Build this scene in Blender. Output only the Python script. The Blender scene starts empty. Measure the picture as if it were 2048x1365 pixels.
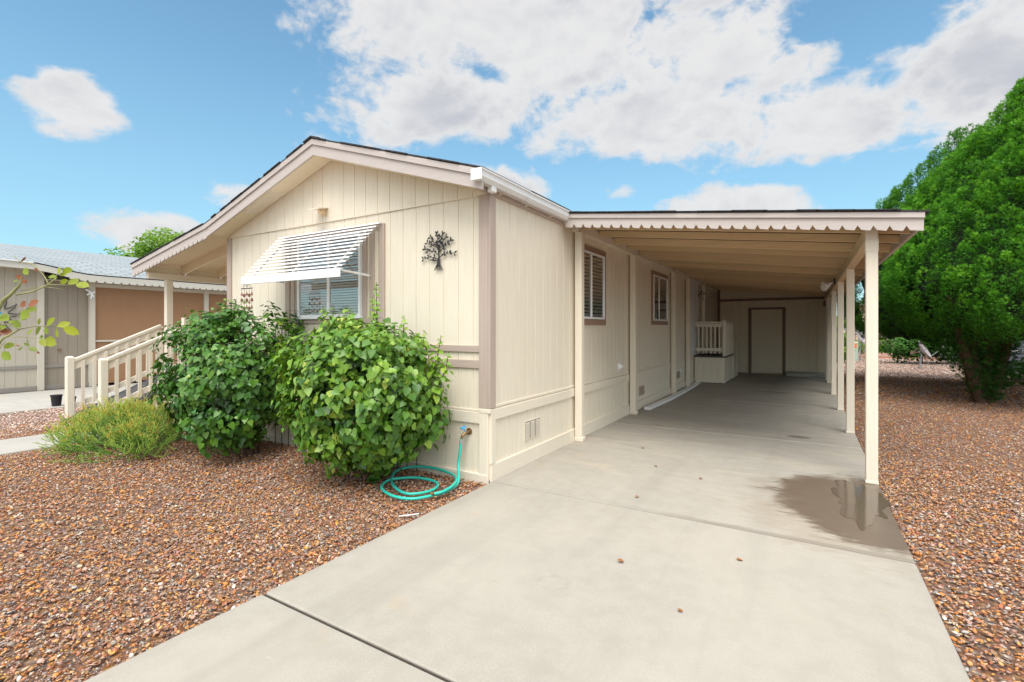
import bpy, math, random
import numpy as np
from mathutils import Vector, Matrix
random.seed(7); RS = np.random.RandomState(11)
S = bpy.context.scene; COL = S.collection
R_ = math.radians
# ---------------------------------------------------------------- camera
cam_d = bpy.data.cameras.new('camera'); cam = bpy.data.objects.new('camera', cam_d); COL.objects.link(cam)
cam.location = (2.4916, -3.7405, 1.40)
cam.rotation_euler = (R_(90), 0, R_(31.019))
cam_d.sensor_width = 36; cam_d.lens = 17.178; cam_d.shift_y = -0.01235
cam_d.clip_start = 0.05; cam_d.clip_end = 6000
S.camera = cam
S.cycles.max_bounces = 14; S.cycles.diffuse_bounces = 9
# ---------------------------------------------------------------- light
SUN_EL, SUN_AZ = 60, 158      # azimuth clockwise from +y (the way the side wall runs)
S.view_settings.view_transform = 'Standard'; S.view_settings.look = 'None'
S.view_settings.exposure = 0.68; S.view_settings.gamma = 1
sd = bpy.data.lights.new('sun', 'SUN'); sd.energy = 1.9; sd.angle = R_(38); sd.color = (1.0, 0.965, 0.91)
sun = bpy.data.objects.new('sun', sd); COL.objects.link(sun)
dv = Vector((math.sin(R_(SUN_AZ)) * math.cos(R_(SUN_EL)), math.cos(R_(SUN_AZ)) * math.cos(R_(SUN_EL)), math.sin(R_(SUN_EL))))
sun.rotation_euler = dv.to_track_quat('Z', 'Y').to_euler()
sun.location = dv * 50

# ---------------------------------------------------------------- node helper
class NT:
    def __init__(s, nt): s.t = nt; s.n = nt.nodes; s.l = nt.links
    def new(s, typ, ins=None, **kw):
        n = s.n.new(typ)
        for k, v in kw.items(): setattr(n, k, v)
        for k, v in (ins or {}).items(): s.put(n.inputs[k], v)
        return n
    def put(s, inp, v):
        if isinstance(v, bpy.types.NodeSocket): s.l.new(v, inp)
        elif isinstance(v, bpy.types.Node): s.l.new(v.outputs[0], inp)
        else:
            if inp.type == 'RGBA' and len(v) == 3: v = (*v, 1)
            inp.default_value = v
    def m(s, op, a, b=0.0, c=None, clamp=False):
        ins = {0: a, 1: b}
        if c is not None: ins[2] = c
        n = s.new('ShaderNodeMath', ins, operation=op); n.use_clamp = clamp
        return n.outputs[0]
    def mix(s, f, a, b, blend='MIX'):
        n = s.new('ShaderNodeMix', data_type='RGBA', blend_type=blend)
        s.put(n.inputs[0], f); s.put(n.inputs[6], a); s.put(n.inputs[7], b)
        return n.outputs[2]
    def noise(s, vec, scale, detail=4, rough=.55, dist=0, out=0):
        n = s.new('ShaderNodeTexNoise', {'Scale': scale, 'Detail': detail, 'Roughness': rough, 'Distortion': dist})
        if vec is not None: s.put(n.inputs['Vector'], vec)
        return n.outputs[out]
    def ramp(s, f, stops, interp='LINEAR'):
        n = s.new('ShaderNodeValToRGB'); s.put(n.inputs[0], f); cr = n.color_ramp; cr.interpolation = interp
        while len(cr.elements) < len(stops): cr.elements.new(0.5)
        for e, (p, c) in zip(cr.elements, stops):
            e.position = p; e.color = (c, c, c, 1) if isinstance(c, (int, float)) else (*c, 1)
        return n.outputs[0]
    def smooth(s, v, a, b, lo=0.0, hi=1.0):
        n = s.new('ShaderNodeMapRange', {0: v, 1: a, 2: b, 3: lo, 4: hi}, interpolation_type='SMOOTHSTEP')
        return n.outputs[0]
    def mapping(s, vec, scale=(1, 1, 1), loc=(0, 0, 0)):
        return s.new('ShaderNodeMapping', {'Vector': vec, 'Scale': scale, 'Location': loc}).outputs[0]

# ---------------------------------------------------------------- sky
W = bpy.data.worlds.new('World'); S.world = W; W.use_nodes = True
w = NT(W.node_tree); w.n.clear()
sky = w.new('ShaderNodeTexSky'); sky.sky_type = 'NISHITA'; sky.sun_disc = False
sky.sun_elevation = R_(SUN_EL); sky.sun_rotation = R_(SUN_AZ); sky.altitude = 300; sky.air_density = 1.0; sky.dust_density = 1.2; sky.ozone_density = 1.6
tc = w.new('ShaderNodeTexCoord').outputs['Generated']
sx = w.new('ShaderNodeSeparateXYZ', {0: tc})
az = w.m('MULTIPLY', w.m('ARCTAN2', sx.outputs[0], sx.outputs[1]), 57.2958)
el = w.m('MULTIPLY', w.m('ARCSINE', sx.outputs[2]), 57.2958)
cv = w.new('ShaderNodeCombineXYZ', {0: w.m('MULTIPLY', az, 1 / 10), 1: w.m('MULTIPLY', el, 1 / 7.0), 2: 0.0}).outputs[0]
# cloud banks: azimuth, elevation, half widths (degrees), weight
BANKS = [(-73, 18.6, 4.2, 2.9, 1.1), (-43, 33, 12, 7, 1.15), (-27, 31, 17, 8, 1.2), (-10, 29, 10, 6, 1.15), (-36, 25, 16, 4.6, 1.15),
         (-15, 22.3, 18, 4.0, 1.15), (4, 19.6, 14, 4.0, 1.15), (13, 21, 9, 5.5, 1.1), (-2, 24.6, 6, 3, .8), (-7, 12.0, 7.6, 3.0, 1.5), (-34, 15.6, 7, 3.2, 1.4),
         (-67, 8.6, 7, 2.2, 1.0), (-60.5, 13.6, 3.6, 1.8, 1.0), (-18.5, 15.2, 2.2, 1.1, 1.0), (14, 25.5, 3, 2, .8), (-24, 45, 40, 10, .9), (-50, 21.5, 7, 4.0, .72),
         (75, 30, 40, 26, 1.1), (140, 30, 50, 30, 1.1), (-135, 28, 36, 24, 1.0), (-180, 40, 60, 34, 1.1)]  # last row: unseen banks, added to take the blue out of the light
mask = None
for a, e, ra, re, wt in BANKS:
    dx = w.m('MULTIPLY', w.m('SUBTRACT', az, a), 1 / ra); dy = w.m('MULTIPLY', w.m('SUBTRACT', el, e), 1 / re)
    r2 = w.m('ADD', w.m('MULTIPLY', dx, dx), w.m('MULTIPLY', dy, dy))
    v = w.m('MULTIPLY', w.m('SUBTRACT', 1.0, w.m('MULTIPLY', r2, .62)), wt)
    mask = v if mask is None else w.m('SMOOTH_MAX', mask, v, .25)
# unseen cloud deck overhead and behind, added to turn the sky light neutral
mask = w.m('MAXIMUM', mask, w.smooth(el, 40, 56, -.6, 1.15))
n1 = w.noise(cv, 1.05, 8, .55, .3)
n2 = w.noise(w.mapping(cv, (1, 1, 1), (3.1, 1.7, .4)), 4.2, 9, .60, .3)
dens = w.m('ADD', w.m('MULTIPLY', mask, .92), w.m('ADD', w.m('MULTIPLY', w.m('SUBTRACT', n1, .5), 2.7), w.m('MULTIPLY', w.m('SUBTRACT', n2, .5), 1.0)))
alpha = w.smooth(dens, .30, .80)
# puffs are bright above and lavender grey where they are thick or face down
nup = w.noise(w.mapping(cv, (1, 1, 1), (0.03, -0.16, 0)), 1.05, 8, .55, .3)
rel = w.m('ADD', w.m('MULTIPLY', w.m('SUBTRACT', n1, nup), 3.0), .5)
thick = w.smooth(dens, .7, 1.9)
shade = w.m('ADD', w.m('MULTIPLY', thick, .45), w.m('MULTIPLY', w.smooth(rel, .2, 1.0), .6), clamp=True)
shade = w.m('ADD', w.m('SUBTRACT', shade, .12), w.m('MULTIPLY', w.m('SUBTRACT', n2, .5), .35), clamp=True)
ln_ = w.noise(w.mapping(cv, (1, 1.6, 1), (1.2, .35, .2)), .62, 3, .5, .2)
shade = w.m('ADD', w.m('MULTIPLY', shade, .38), w.m('MULTIPLY', w.m('MULTIPLY', w.smooth(ln_, .42, .66), w.smooth(dens, .6, 1.3)), .5), clamp=True)
cloud = w.mix(shade, (4.0, 3.98, 3.97), (2.35, 2.45, 2.78))
sdv = w.new('ShaderNodeVectorMath', {0: tc, 1: tuple(dv)}, operation='DOT_PRODUCT').outputs['Value']
glow = w.smooth(sdv, .2, 1.0, 1.0, 3.0)
cloud = w.new('ShaderNodeVectorMath', {0: cloud, 'Scale': glow}, operation='SCALE').outputs[0]
skyc = w.mix(1.0, sky.outputs[0], (0.85, 1.12, 1.04), 'MULTIPLY')
skyc = w.mix(w.smooth(el, 0, 34, .55, 0.0), skyc, (1.75, 2.95, 3.7))
final = w.mix(w.m('MULTIPLY', alpha, .97), skyc, cloud)
bg = w.new('ShaderNodeBackground', {'Color': final, 'Strength': 0.13})
out = w.new('ShaderNodeOutputWorld', {'Surface': bg})

# ---------------------------------------------------------------- materials
MATS = {}
def mat(name):
    m = bpy.data.materials.new(name); m.use_nodes = True; t = NT(m.node_tree); t.n.clear()
    b = t.new('ShaderNodeBsdfPrincipled'); o = t.new('ShaderNodeOutputMaterial', {'Surface': b}); MATS[name] = m
    return m, t, b, o
def bump(t, b, h, strength=.4, dist=.01):
    n = t.new('ShaderNodeBump', {'Height': h, 'Strength': strength, 'Distance': dist}); t.l.new(n.outputs[0], b.inputs['Normal']); return n
def painted(name, col, rough=.6, grain='z', amp=.05, bs=.35, spec=.35, wear=0.0, wearcol=(.5, .42, .34)):
    m, t, b, o = mat(name)
    co = t.new('ShaderNodeTexCoord').outputs['Object']
    sc = {'z': (60, 60, 2.2), 'x': (2.2, 60, 60), 'y': (60, 2.2, 60), 'n': (20, 20, 20)}[grain]
    g = t.noise(t.mapping(co, sc), 1, 5, .65)
    big = t.noise(co, 1.3, 4, .6)
    c = t.mix(t.smooth(g, .3, .75), tuple(x * (1 - amp) for x in col), tuple(min(1, x * (1 + amp * .6)) for x in col))
    c = t.mix(t.smooth(big, .35, .75, 0, .35), c, tuple(x * .93 * y for x, y in zip(col, (1, .98, .95))))
    if wear:
        wm = t.smooth(t.noise(t.mapping(co, tuple(.35 * q for q in sc)), 1, 6, .7), 1 - wear, 1 - wear + .05)
        c = t.mix(wm, c, wearcol)
    t.put(b.inputs['Base Color'], c); b.inputs['Roughness'].default_value = rough; b.inputs['Specular IOR Level'].default_value = spec
    oi = t.new('ShaderNodeObjectInfo').outputs['Random']
    c = t.mix(1.0, c, t.ramp(oi, [(0, .80), (1, 1.06)]), 'MULTIPLY') if name.startswith('tan_painted') else c
    t.put(b.inputs['Base Color'], c)
    h = t.m('ADD', g, t.m('MULTIPLY', t.noise(co, 90, 3), .5))
    bump(t, b, h, bs, .004)
    return m
CREAM = (.77, .695, .565); MAUVE = (.47, .375, .32); WHITE = (.80, .80, .79)
M_cream = painted('cream_siding', CREAM, .62, 'z', .07, .5)
M_creamx = painted('cream_boards', (.77, .695, .57), .6, 'x', .05, .35, wear=.27, wearcol=(.62, .52, .38))
M_creamy = painted('cream_boards_long', (.77, .695, .57), .6, 'y', .05, .35, wear=.25, wearcol=(.62, .52, .38))
M_creamz = painted('cream_posts', (.77, .695, .57), .6, 'z', .06, .4, wear=.27, wearcol=(.62, .52, .38))
M_mauvex = painted('mauve_trim', MAUVE, .62, 'x', .07, .4, wear=.24, wearcol=(.33, .25, .2))
M_mauvey = painted('mauve_trim_long', MAUVE, .62, 'y', .07, .4)
M_mauvez = painted('mauve_trim_upright', MAUVE, .62, 'z', .07, .4, wear=.24, wearcol=(.38, .28, .22))
M_mauveshade = painted('shaded_mauve_trim', (.33, .215, .155), .62, 'z', .07, .4)  # mauve trim again, carport shade painted into a darker brown
M_fascia = painted('pale_mauve_fascia', (.535, .475, .44), .6, 'x', .06, .35, wear=.25, wearcol=(.37, .29, .25))
M_soffit = painted('cream_soffit', (.76, .65, .48), .65, 'n', .04, .15)
M_rafter = painted('tan_painted_rafters', (.72, .54, .32), .62, 'x', .10, .3, wear=.28, wearcol=(.36, .24, .14))
M_beam = painted('tan_painted_beam', (.72, .56, .36), .62, 'y', .10, .3, wear=.27, wearcol=(.36, .24, .14))
M_white = painted('white_enamel', (.86, .865, .87), .32, 'n', .02, .05, .5)
M_door = painted('tan_door', (.76, .65, .50), .5, 'n', .02, .05)
M_whitedoor = painted('white_door', (.74, .75, .76), .45, 'n', .02, .05)
M_blind = painted('blind_slats', (.84, .82, .78), .5, 'n', .02, .05)
M_black = painted('black_iron', (.035, .033, .033), .5, 'n', .1, .2, .4)
M_bronze = painted('bronze_charms', (.30, .13, .09), .4, 'n', .2, .2)
M_brass = painted('aged_brass', (.30, .19, .09), .4, 'n', .2, .2); MATS['aged_brass'].node_tree.nodes
M_galv = painted('galvanised_metal', (.42, .44, .45), .35, 'n', .05, .1)
for q in (M_brass, M_galv, M_bronze): q.node_tree.nodes['Principled BSDF'].inputs['Metallic'].default_value = .6
M_hose = painted('turquoise_hose', (.035, .56, .44), .38, 'n', .05, .1, .5)
M_blue = painted('blue_plastic', (.06, .42, .78), .4, 'n', .03, .05)
M_darkvoid = painted('dark_room', (.04, .035, .03), .8, 'n', .05, .05)
M_mat = painted('dark_tread', (.085, .08, .085), .85, 'n', .25, .5)
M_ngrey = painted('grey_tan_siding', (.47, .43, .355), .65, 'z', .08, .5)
M_nshade = painted('shaded_grey_tan_siding', (.30, .26, .205), .65, 'z', .10, .5)  # grey-tan siding again, shade of the recess put into its colour
M_ntrim = painted('greige_trim', (.56, .52, .44), .6, 'z', .06, .3)
M_nfascia = painted('pale_greige_fascia', (.60, .58, .51), .6, 'y', .05, .3)
M_nband = painted('taupe_band', (.27, .25, .22), .6, 'y', .05, .3)
M_screen = painted('brown_screen', (.33, .185, .10), .75, 'z', .10, .6)
M_pink = painted('pink_stucco', (.62, .45, .36), .8, 'n', .06, .4)
M_bluegrey = painted('blue_grey_siding', (.36, .38, .44), .6, 'z', .05, .3)
M_paleblue = painted('pale_blue_panel', (.5, .62, .68), .6, 'n', .04, .2)
M_darkglass = painted('dark_window', (.05, .06, .07), .15, 'n', .05, .0)
M_pedestal = painted('pale_green_plastic', (.45, .55, .48), .5, 'n', .04, .05)
M_orange = painted('orange_sticker', (.85, .20, .03), .5, 'n', .03, .02)
M_bark = painted('brown_bark', (.13, .075, .05), .85, 'z', .45, .9)
M_stem = painted('green_brown_stem', (.30, .31, .13), .55, 'n', .3, .3)
M_dryleaf = painted('dry_leaf', (.38, .15, .05), .65, 'n', .35, .3)
M_pot = painted('black_plastic', (.018, .018, .022), .5, 'n', .1, .1)

def shingles(name, c1, c2, axis='y', rough=.85):
    m, t, b, o = mat(name)
    co = t.new('ShaderNodeTexCoord').outputs['Object']
    s = t.new('ShaderNodeSeparateXYZ', {0: co})
    v = t.new('ShaderNodeCombineXYZ', {0: s.outputs[1], 1: s.outputs[0], 2: 0.0}).outputs[0]
    br = t.new('ShaderNodeTexBrick', {'Vector': v, 'Color1': c1, 'Color2': c2, 'Mortar': tuple(x * .35 for x in c1), 'Scale': 1.0, 'Mortar Size': .012, 'Brick Width': .30, 'Row Height': .14, 'Bias': 0.0})
    br.offset = .5
    n = t.noise(co, 45, 4, .7)
    c = t.mix(t.smooth(n, .3, .7, 0, .6), br.outputs[0], tuple(x * .6 for x in c1))
    t.put(b.inputs['Base Color'], c); b.inputs['Roughness'].default_value = rough
    bump(t, b, t.m('ADD', n, t.m('MULTIPLY', br.outputs['Fac'], -2.0)), .6, .01)
    return m
M_shin = shingles('dark_shingles', (.055, .05, .052), (.035, .032, .036))
M_nshin = shingles('weathered_grey_shingles', (.37, .415, .43), (.29, .33, .345))

def glass():
    m, t, b, o = mat('window_glass')
    t.n.remove(b)
    lw = t.new('ShaderNodeLayerWeight', {'Blend': .5})
    tr = t.new('ShaderNodeBsdfTransparent', {'Color': (.86, .86, .85)}); gl = t.new('ShaderNodeBsdfGlossy', {'Color': (.95, .97, 1.0), 'Roughness': .02})
    f = t.m('ADD', t.m('MULTIPLY', t.m('POWER', lw.outputs['Facing'], 3.0), .8), .13, clamp=True)
    mx = t.new('ShaderNodeMixShader', {0: f, 1: tr, 2: gl}); t.put(o.inputs['Surface'], mx)
    return m
M_glass = glass()

def concrete(name, wet=False, base=(.375, .345, .292)):
    m, t, b, o = mat(name)
    co = t.new('ShaderNodeTexCoord').outputs['Object']
    s = t.new('ShaderNodeSeparateXYZ', {0: co})
    fine = t.noise(co, 120, 5, .7); mid = t.noise(co, 7, 6, .65); big = t.noise(co, .7, 5, .6, .6)
    c = t.mix(t.smooth(fine, .25, .75), tuple(x * .86 for x in base), tuple(x * 1.10 for x in base))
    c = t.mix(t.smooth(mid, .38, .66, 0, .5), c, tuple(x * y for x, y in zip(base, (.84, .83, .81))))
    c = t.mix(t.smooth(big, .42, .62, 0, .42), c, tuple(x * y for x, y in zip(base, (1.13, 1.11, 1.09))))
    trk = t.noise(t.mapping(co, (3.2, .22, 1), (1.3, 0, 0)), 1, 4, .6, .4)
    c = t.mix(t.smooth(trk, .50, .70, 0, .35), c, tuple(x * .74 for x in base))
    # dark specks and pale scuffs
    sp = t.new('ShaderNodeTexVoronoi', {'Vector': co, 'Scale': 38.0}, feature='F1')
    c = t.mix(t.m('MULTIPLY', t.smooth(sp.outputs['Distance'], .09, .05), t.smooth(t.noise(co, 9, 2), .56, .6)), c, (.22, .17, .13))
    sc = t.noise(t.mapping(co, (14, 40, 1)), 1, 5, .7)
    c = t.mix(t.m('MULTIPLY', t.smooth(sc, .60, .68), t.smooth(t.noise(co, 1.7, 2), .5, .6, 0, .35)), c, tuple(min(1, x * 1.28) for x in base))
    # rusty tint blots
    c = t.mix(t.m('MULTIPLY', t.smooth(t.noise(t.mapping(co, (1, 1, 1), (7, 2, 0)), 2.4, 3), .62, .75), .22), c, (.50, .33, .17))
    rough = .82
    if wet:
        # old carport slab is greyer and streaked where cars stand and water dries
        car = t.smooth(s.outputs[1], 1.2, 3.6)
        c = t.mix(t.m('MULTIPLY', car, .12), c, (.34, .315, .275))
        st = t.noise(t.mapping(co, (1.2, 5.5, 1), (3, 0, 0)), 1, 6, .65, .8)
        c = t.mix(t.m('MULTIPLY', t.smooth(st, .48, .66), t.smooth(s.outputs[1], .2, 1.6, .0, .42)), c, (.27, .245, .21))
        st2 = t.noise(t.mapping(co, (.8, 3.5, 1), (9, 4, 0)), 1, 5, .6, .5)
        c = t.mix(t.m('MULTIPLY', t.smooth(st2, .52, .68), t.smooth(s.outputs[1], .1, 1.0, .0, .35)), c, (.50, .42, .31))
        wn = t.noise(t.mapping(co, (6, 22, 1)), 1, 6, .7); wn2 = t.noise(co, 2.6, 3)
        def blob(cx, cy, rx, ry, k=1.0):
            dx = t.m('MULTIPLY', t.m('SUBTRACT', s.outputs[0], cx), 1 / rx); dy = t.m('MULTIPLY', t.m('SUBTRACT', s.outputs[1], cy), 1 / ry)
            r = t.m('SQRT', t.m('ADD', t.m('MULTIPLY', dx, dx), t.m('MULTIPLY', dy, dy)))
            return t.m('ADD', r, t.m('ADD', t.m('MULTIPLY', t.m('SUBTRACT', wn, .5), .9 * k), t.m('MULTIPLY', t.m('SUBTRACT', wn2, .5), .8 * k)))
        wetm = t.smooth(t.m('SMOOTH_MIN', blob(2.78, 1.05, .56, .78), blob(2.9, .5, .45, .42), .2), 1.10, .78)
        damp = t.smooth(blob(2.74, .62, .80, .80, 1.8), 1.1, .6, 0, .45)
        c = t.mix(damp, c, (.29, .23, .165)); c = t.mix(wetm, c, t.mix(mid, (.125, .09, .065), (.19, .145, .105)))
        oil = t.smooth(blob(2.42, 3.55, .17, .10), 1.0, .6, 0, .75)
        c = t.mix(oil, c, (.13, .10, .085))
        oil2 = t.smooth(blob(1.9, 8.4, .5, .14), 1.0, .6, 0, .6)
        c = t.mix(oil2, c, (.14, .11, .09))
        # dirt lying along the first joint, on the carport side
        dj = t.m('MULTIPLY', t.m('MULTIPLY', t.smooth(s.outputs[1], -.02, .0), t.smooth(t.m('ADD', s.outputs[1], t.m('MULTIPLY', wn, -.10)), .02, -.035)), t.smooth(s.outputs[0], 1.1, 2.0, .1, .6))
        c = t.mix(dj, c, (.17, .14, .11))
        # ghost of an old round print in the slab
        dx = t.m('SUBTRACT', s.outputs[0], 1.30); dy = t.m('SUBTRACT', s.outputs[1], -1.32)
        rr = t.m('SQRT', t.m('ADD', t.m('MULTIPLY', dx, dx), t.m('MULTIPLY', dy, dy)))
        ring = t.m('MULTIPLY', t.m('MULTIPLY', t.smooth(t.m('ABSOLUTE', t.m('SUBTRACT', rr, .075)), .03, .0), t.smooth(t.noise(co, 22, 3), .45, .6)), .45)
        c = t.mix(ring, c, (.27, .25, .23))
        t.put(b.inputs['Roughness'], t.smooth(wetm, 0, 1, rough, .36))
    else: b.inputs['Roughness'].default_value = rough
    t.put(b.inputs['Base Color'], c)
    bump(t, b, t.m('ADD', t.m('MULTIPLY', fine, .7), mid), .25, .004)
    return m
M_conc = concrete('driveway_concrete', True); M_walk = concrete('walkway_concrete', False, (.41, .39, .35))

STOPS = [(.0, (.64, .25, .065)), (.14, (.48, .22, .125)), (.27, (.68, .38, .16)), (.40, (.45, .27, .20)), (.51, (.56, .35, .29)), (.61, (.33, .27, .24)),
         (.69, (.60, .45, .30)), (.78, (.44, .42, .40)), (.84, (.50, .16, .08)), (.91, (.66, .58, .50)), (.96, (.74, .38, .09)), (1, (.74, .38, .09))]
def stones(name, stops, hue=(1, 1, 1)):
    m, t, b, o = mat(name)
    a = t.new('ShaderNodeAttribute'); a.attribute_name = 'rnd'
    co = t.new('ShaderNodeTexCoord').outputs['Object']
    c = t.ramp(a.outputs['Fac'], [(p, tuple(x * h for x, h in zip(cc, hue))) for p, cc in stops], 'CONSTANT')
    br = t.m('FRACT', t.m('MULTIPLY', a.outputs['Fac'], 57.3))
    c = t.mix(1.0, c, t.ramp(br, [(0, .50), (.5, .80), (1, 1.08)]), 'MULTIPLY')
    c = t.mix(t.smooth(t.noise(co, 70, 4, .7), .35, .7, 0, .3), c, (.36, .22, .13))
    t.put(b.inputs['Base Color'], c); b.inputs['Roughness'].default_value = .78; b.inputs['Specular IOR Level'].default_value = .3
    bump(t, b, t.noise(co, 160, 3, .7), .3, .002)
    return m
M_stone = stones('river_slate_chips', STOPS)
PINKS = [(.0, (.60, .40, .31)), (.25, (.68, .50, .41)), (.45, (.50, .33, .26)), (.6, (.74, .60, .52)), (.75, (.44, .30, .25)), (.88, (.78, .68, .61)), (1, (.78, .68, .61))]
M_stone2 = stones('pinkish_chips', PINKS)

def gravel_sheet(name):
    m, t, b, o = mat(name)
    co = t.new('ShaderNodeTexCoord').outputs['Object']; s = t.new('ShaderNodeSeparateXYZ', {0: co})
    wv = t.mapping(co, (1, 1, 0.01))
    v = t.new('ShaderNodeTexVoronoi', {'Vector': wv, 'Scale': 30.0, 'Randomness': 1.0}, feature='F1')
    rc = t.new('ShaderNodeSeparateColor', {0: v.outputs['Color']}).outputs[0]
    warm = t.ramp(rc, STOPS, 'CONSTANT'); pink = t.ramp(rc, PINKS, 'CONSTANT')
    nx = t.m('ADD', s.outputs[1], t.m('MULTIPLY', t.m('SUBTRACT', t.noise(co, .35, 4), .5), 6.0))
    c = t.mix(t.m('MULTIPLY', t.smooth(nx, 11.0, 15.5), t.smooth(s.outputs[0], 0, 3)), t.mix(.65, warm, (.10, .05, .028)), t.mix(.5, pink, (.60, .44, .36)))
    red = t.smooth(s.outputs[1], 25.4, 25.9)
    c = t.mix(red, c, t.mix(.55, pink, (.50, .20, .12)))
    lred = t.m('MULTIPLY', t.smooth(s.outputs[0], -7.2, -7.9), t.smooth(s.outputs[0], -60, -20))
    c = t.mix(t.m('MULTIPLY', lred, .7), c, t.mix(.5, pink, (.42, .25, .21)))
    c = t.mix(t.smooth(v.outputs['Distance'], .25, .75, 0, .75), c, (.09, .05, .035))
    far = t.smooth(t.new('ShaderNodeVectorMath', {0: co}, operation='LENGTH').outputs['Value'], 60, 160)
    c = t.mix(far, c, (.40, .31, .24))
    t.put(b.inputs['Base Color'], c); b.inputs['Roughness'].default_value = .85
    bump(t, b, t.m('MULTIPLY', v.outputs['Distance'], -1.0), .7, .02)
    return m
M_ground = gravel_sheet('gravel_ground')

def leafmat(name, ramp, trans=.35, rough=.45, spec=.4, attr='rnd'):
    m, t, b, o = mat(name)
    a = t.new('ShaderNodeAttribute'); a.attribute_name = attr
    c = t.ramp(a.outputs['Fac'], ramp)
    t.put(b.inputs['Base Color'], c); b.inputs['Roughness'].default_value = rough; b.inputs['Specular IOR Level'].default_value = spec
    tl = t.new('ShaderNodeBsdfTranslucent', {'Color': t.mix(1.0, c, (1.6, 1.5, .7), 'MULTIPLY')})
    mx = t.new('ShaderNodeMixShader', {0: trans, 1: b.outputs[0], 2: tl}); t.put(o.inputs['Surface'], mx)
    return m
M_heart = leafmat('heart_leaves', [(0, (.022, .08, .009)), (.5, (.062, .18, .016)), (.85, (.13, .27, .025)), (1, (.26, .34, .05))], .15, .38, .5)
M_heart2 = leafmat('lighter_heart_leaves', [(0, (.025, .09, .008)), (.4, (.08, .20, .014)), (.8, (.20, .35, .03)), (1, (.36, .42, .07))], .17, .38, .5)
M_cyp = leafmat('cypress_sprays', [(0, (.012, .055, .005)), (.4, (.04, .16, .01)), (.75, (.085, .28, .014)), (1, (.20, .46, .03))], .25, .55, .25)
M_cyp2 = leafmat('darker_cypress_sprays', [(0, (.015, .06, .006)), (.35, (.035, .14, .012)), (.7, (.07, .23, .015)), (1, (.14, .34, .03))], .25, .55, .25)
M_pencil = leafmat('pencil_stems', [(0, (.06, .16, .025)), (.5, (.17, .31, .04)), (.85, (.36, .42, .05)), (1, (.55, .27, .04))], .15, .45)
M_tree = leafmat('tree_leaves', [(0, (.06, .16, .015)), (.5, (.14, .30, .025)), (1, (.30, .42, .05))], .35)
M_shrub = leafmat('shrub_leaves', [(0, (.035, .12, .02)), (.5, (.07, .20, .03)), (1, (.15, .32, .05))], .3)
M_rose = leafmat('rose_leaves', [(0, (.28, .09, .035)), (.18, (.22, .13, .03)), (.3, (.13, .18, .02)), (.6, (.20, .27, .02)), (1, (.36, .40, .03))], .3)
M_rosebr = leafmat('browned_leaves', [(0, (.16, .045, .022)), (1, (.28, .10, .04))], .2)
M_petal = leafmat('pink_blossom', [(0, (.6, .3, .32)), (1, (.75, .55, .55))], .4)

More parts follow.
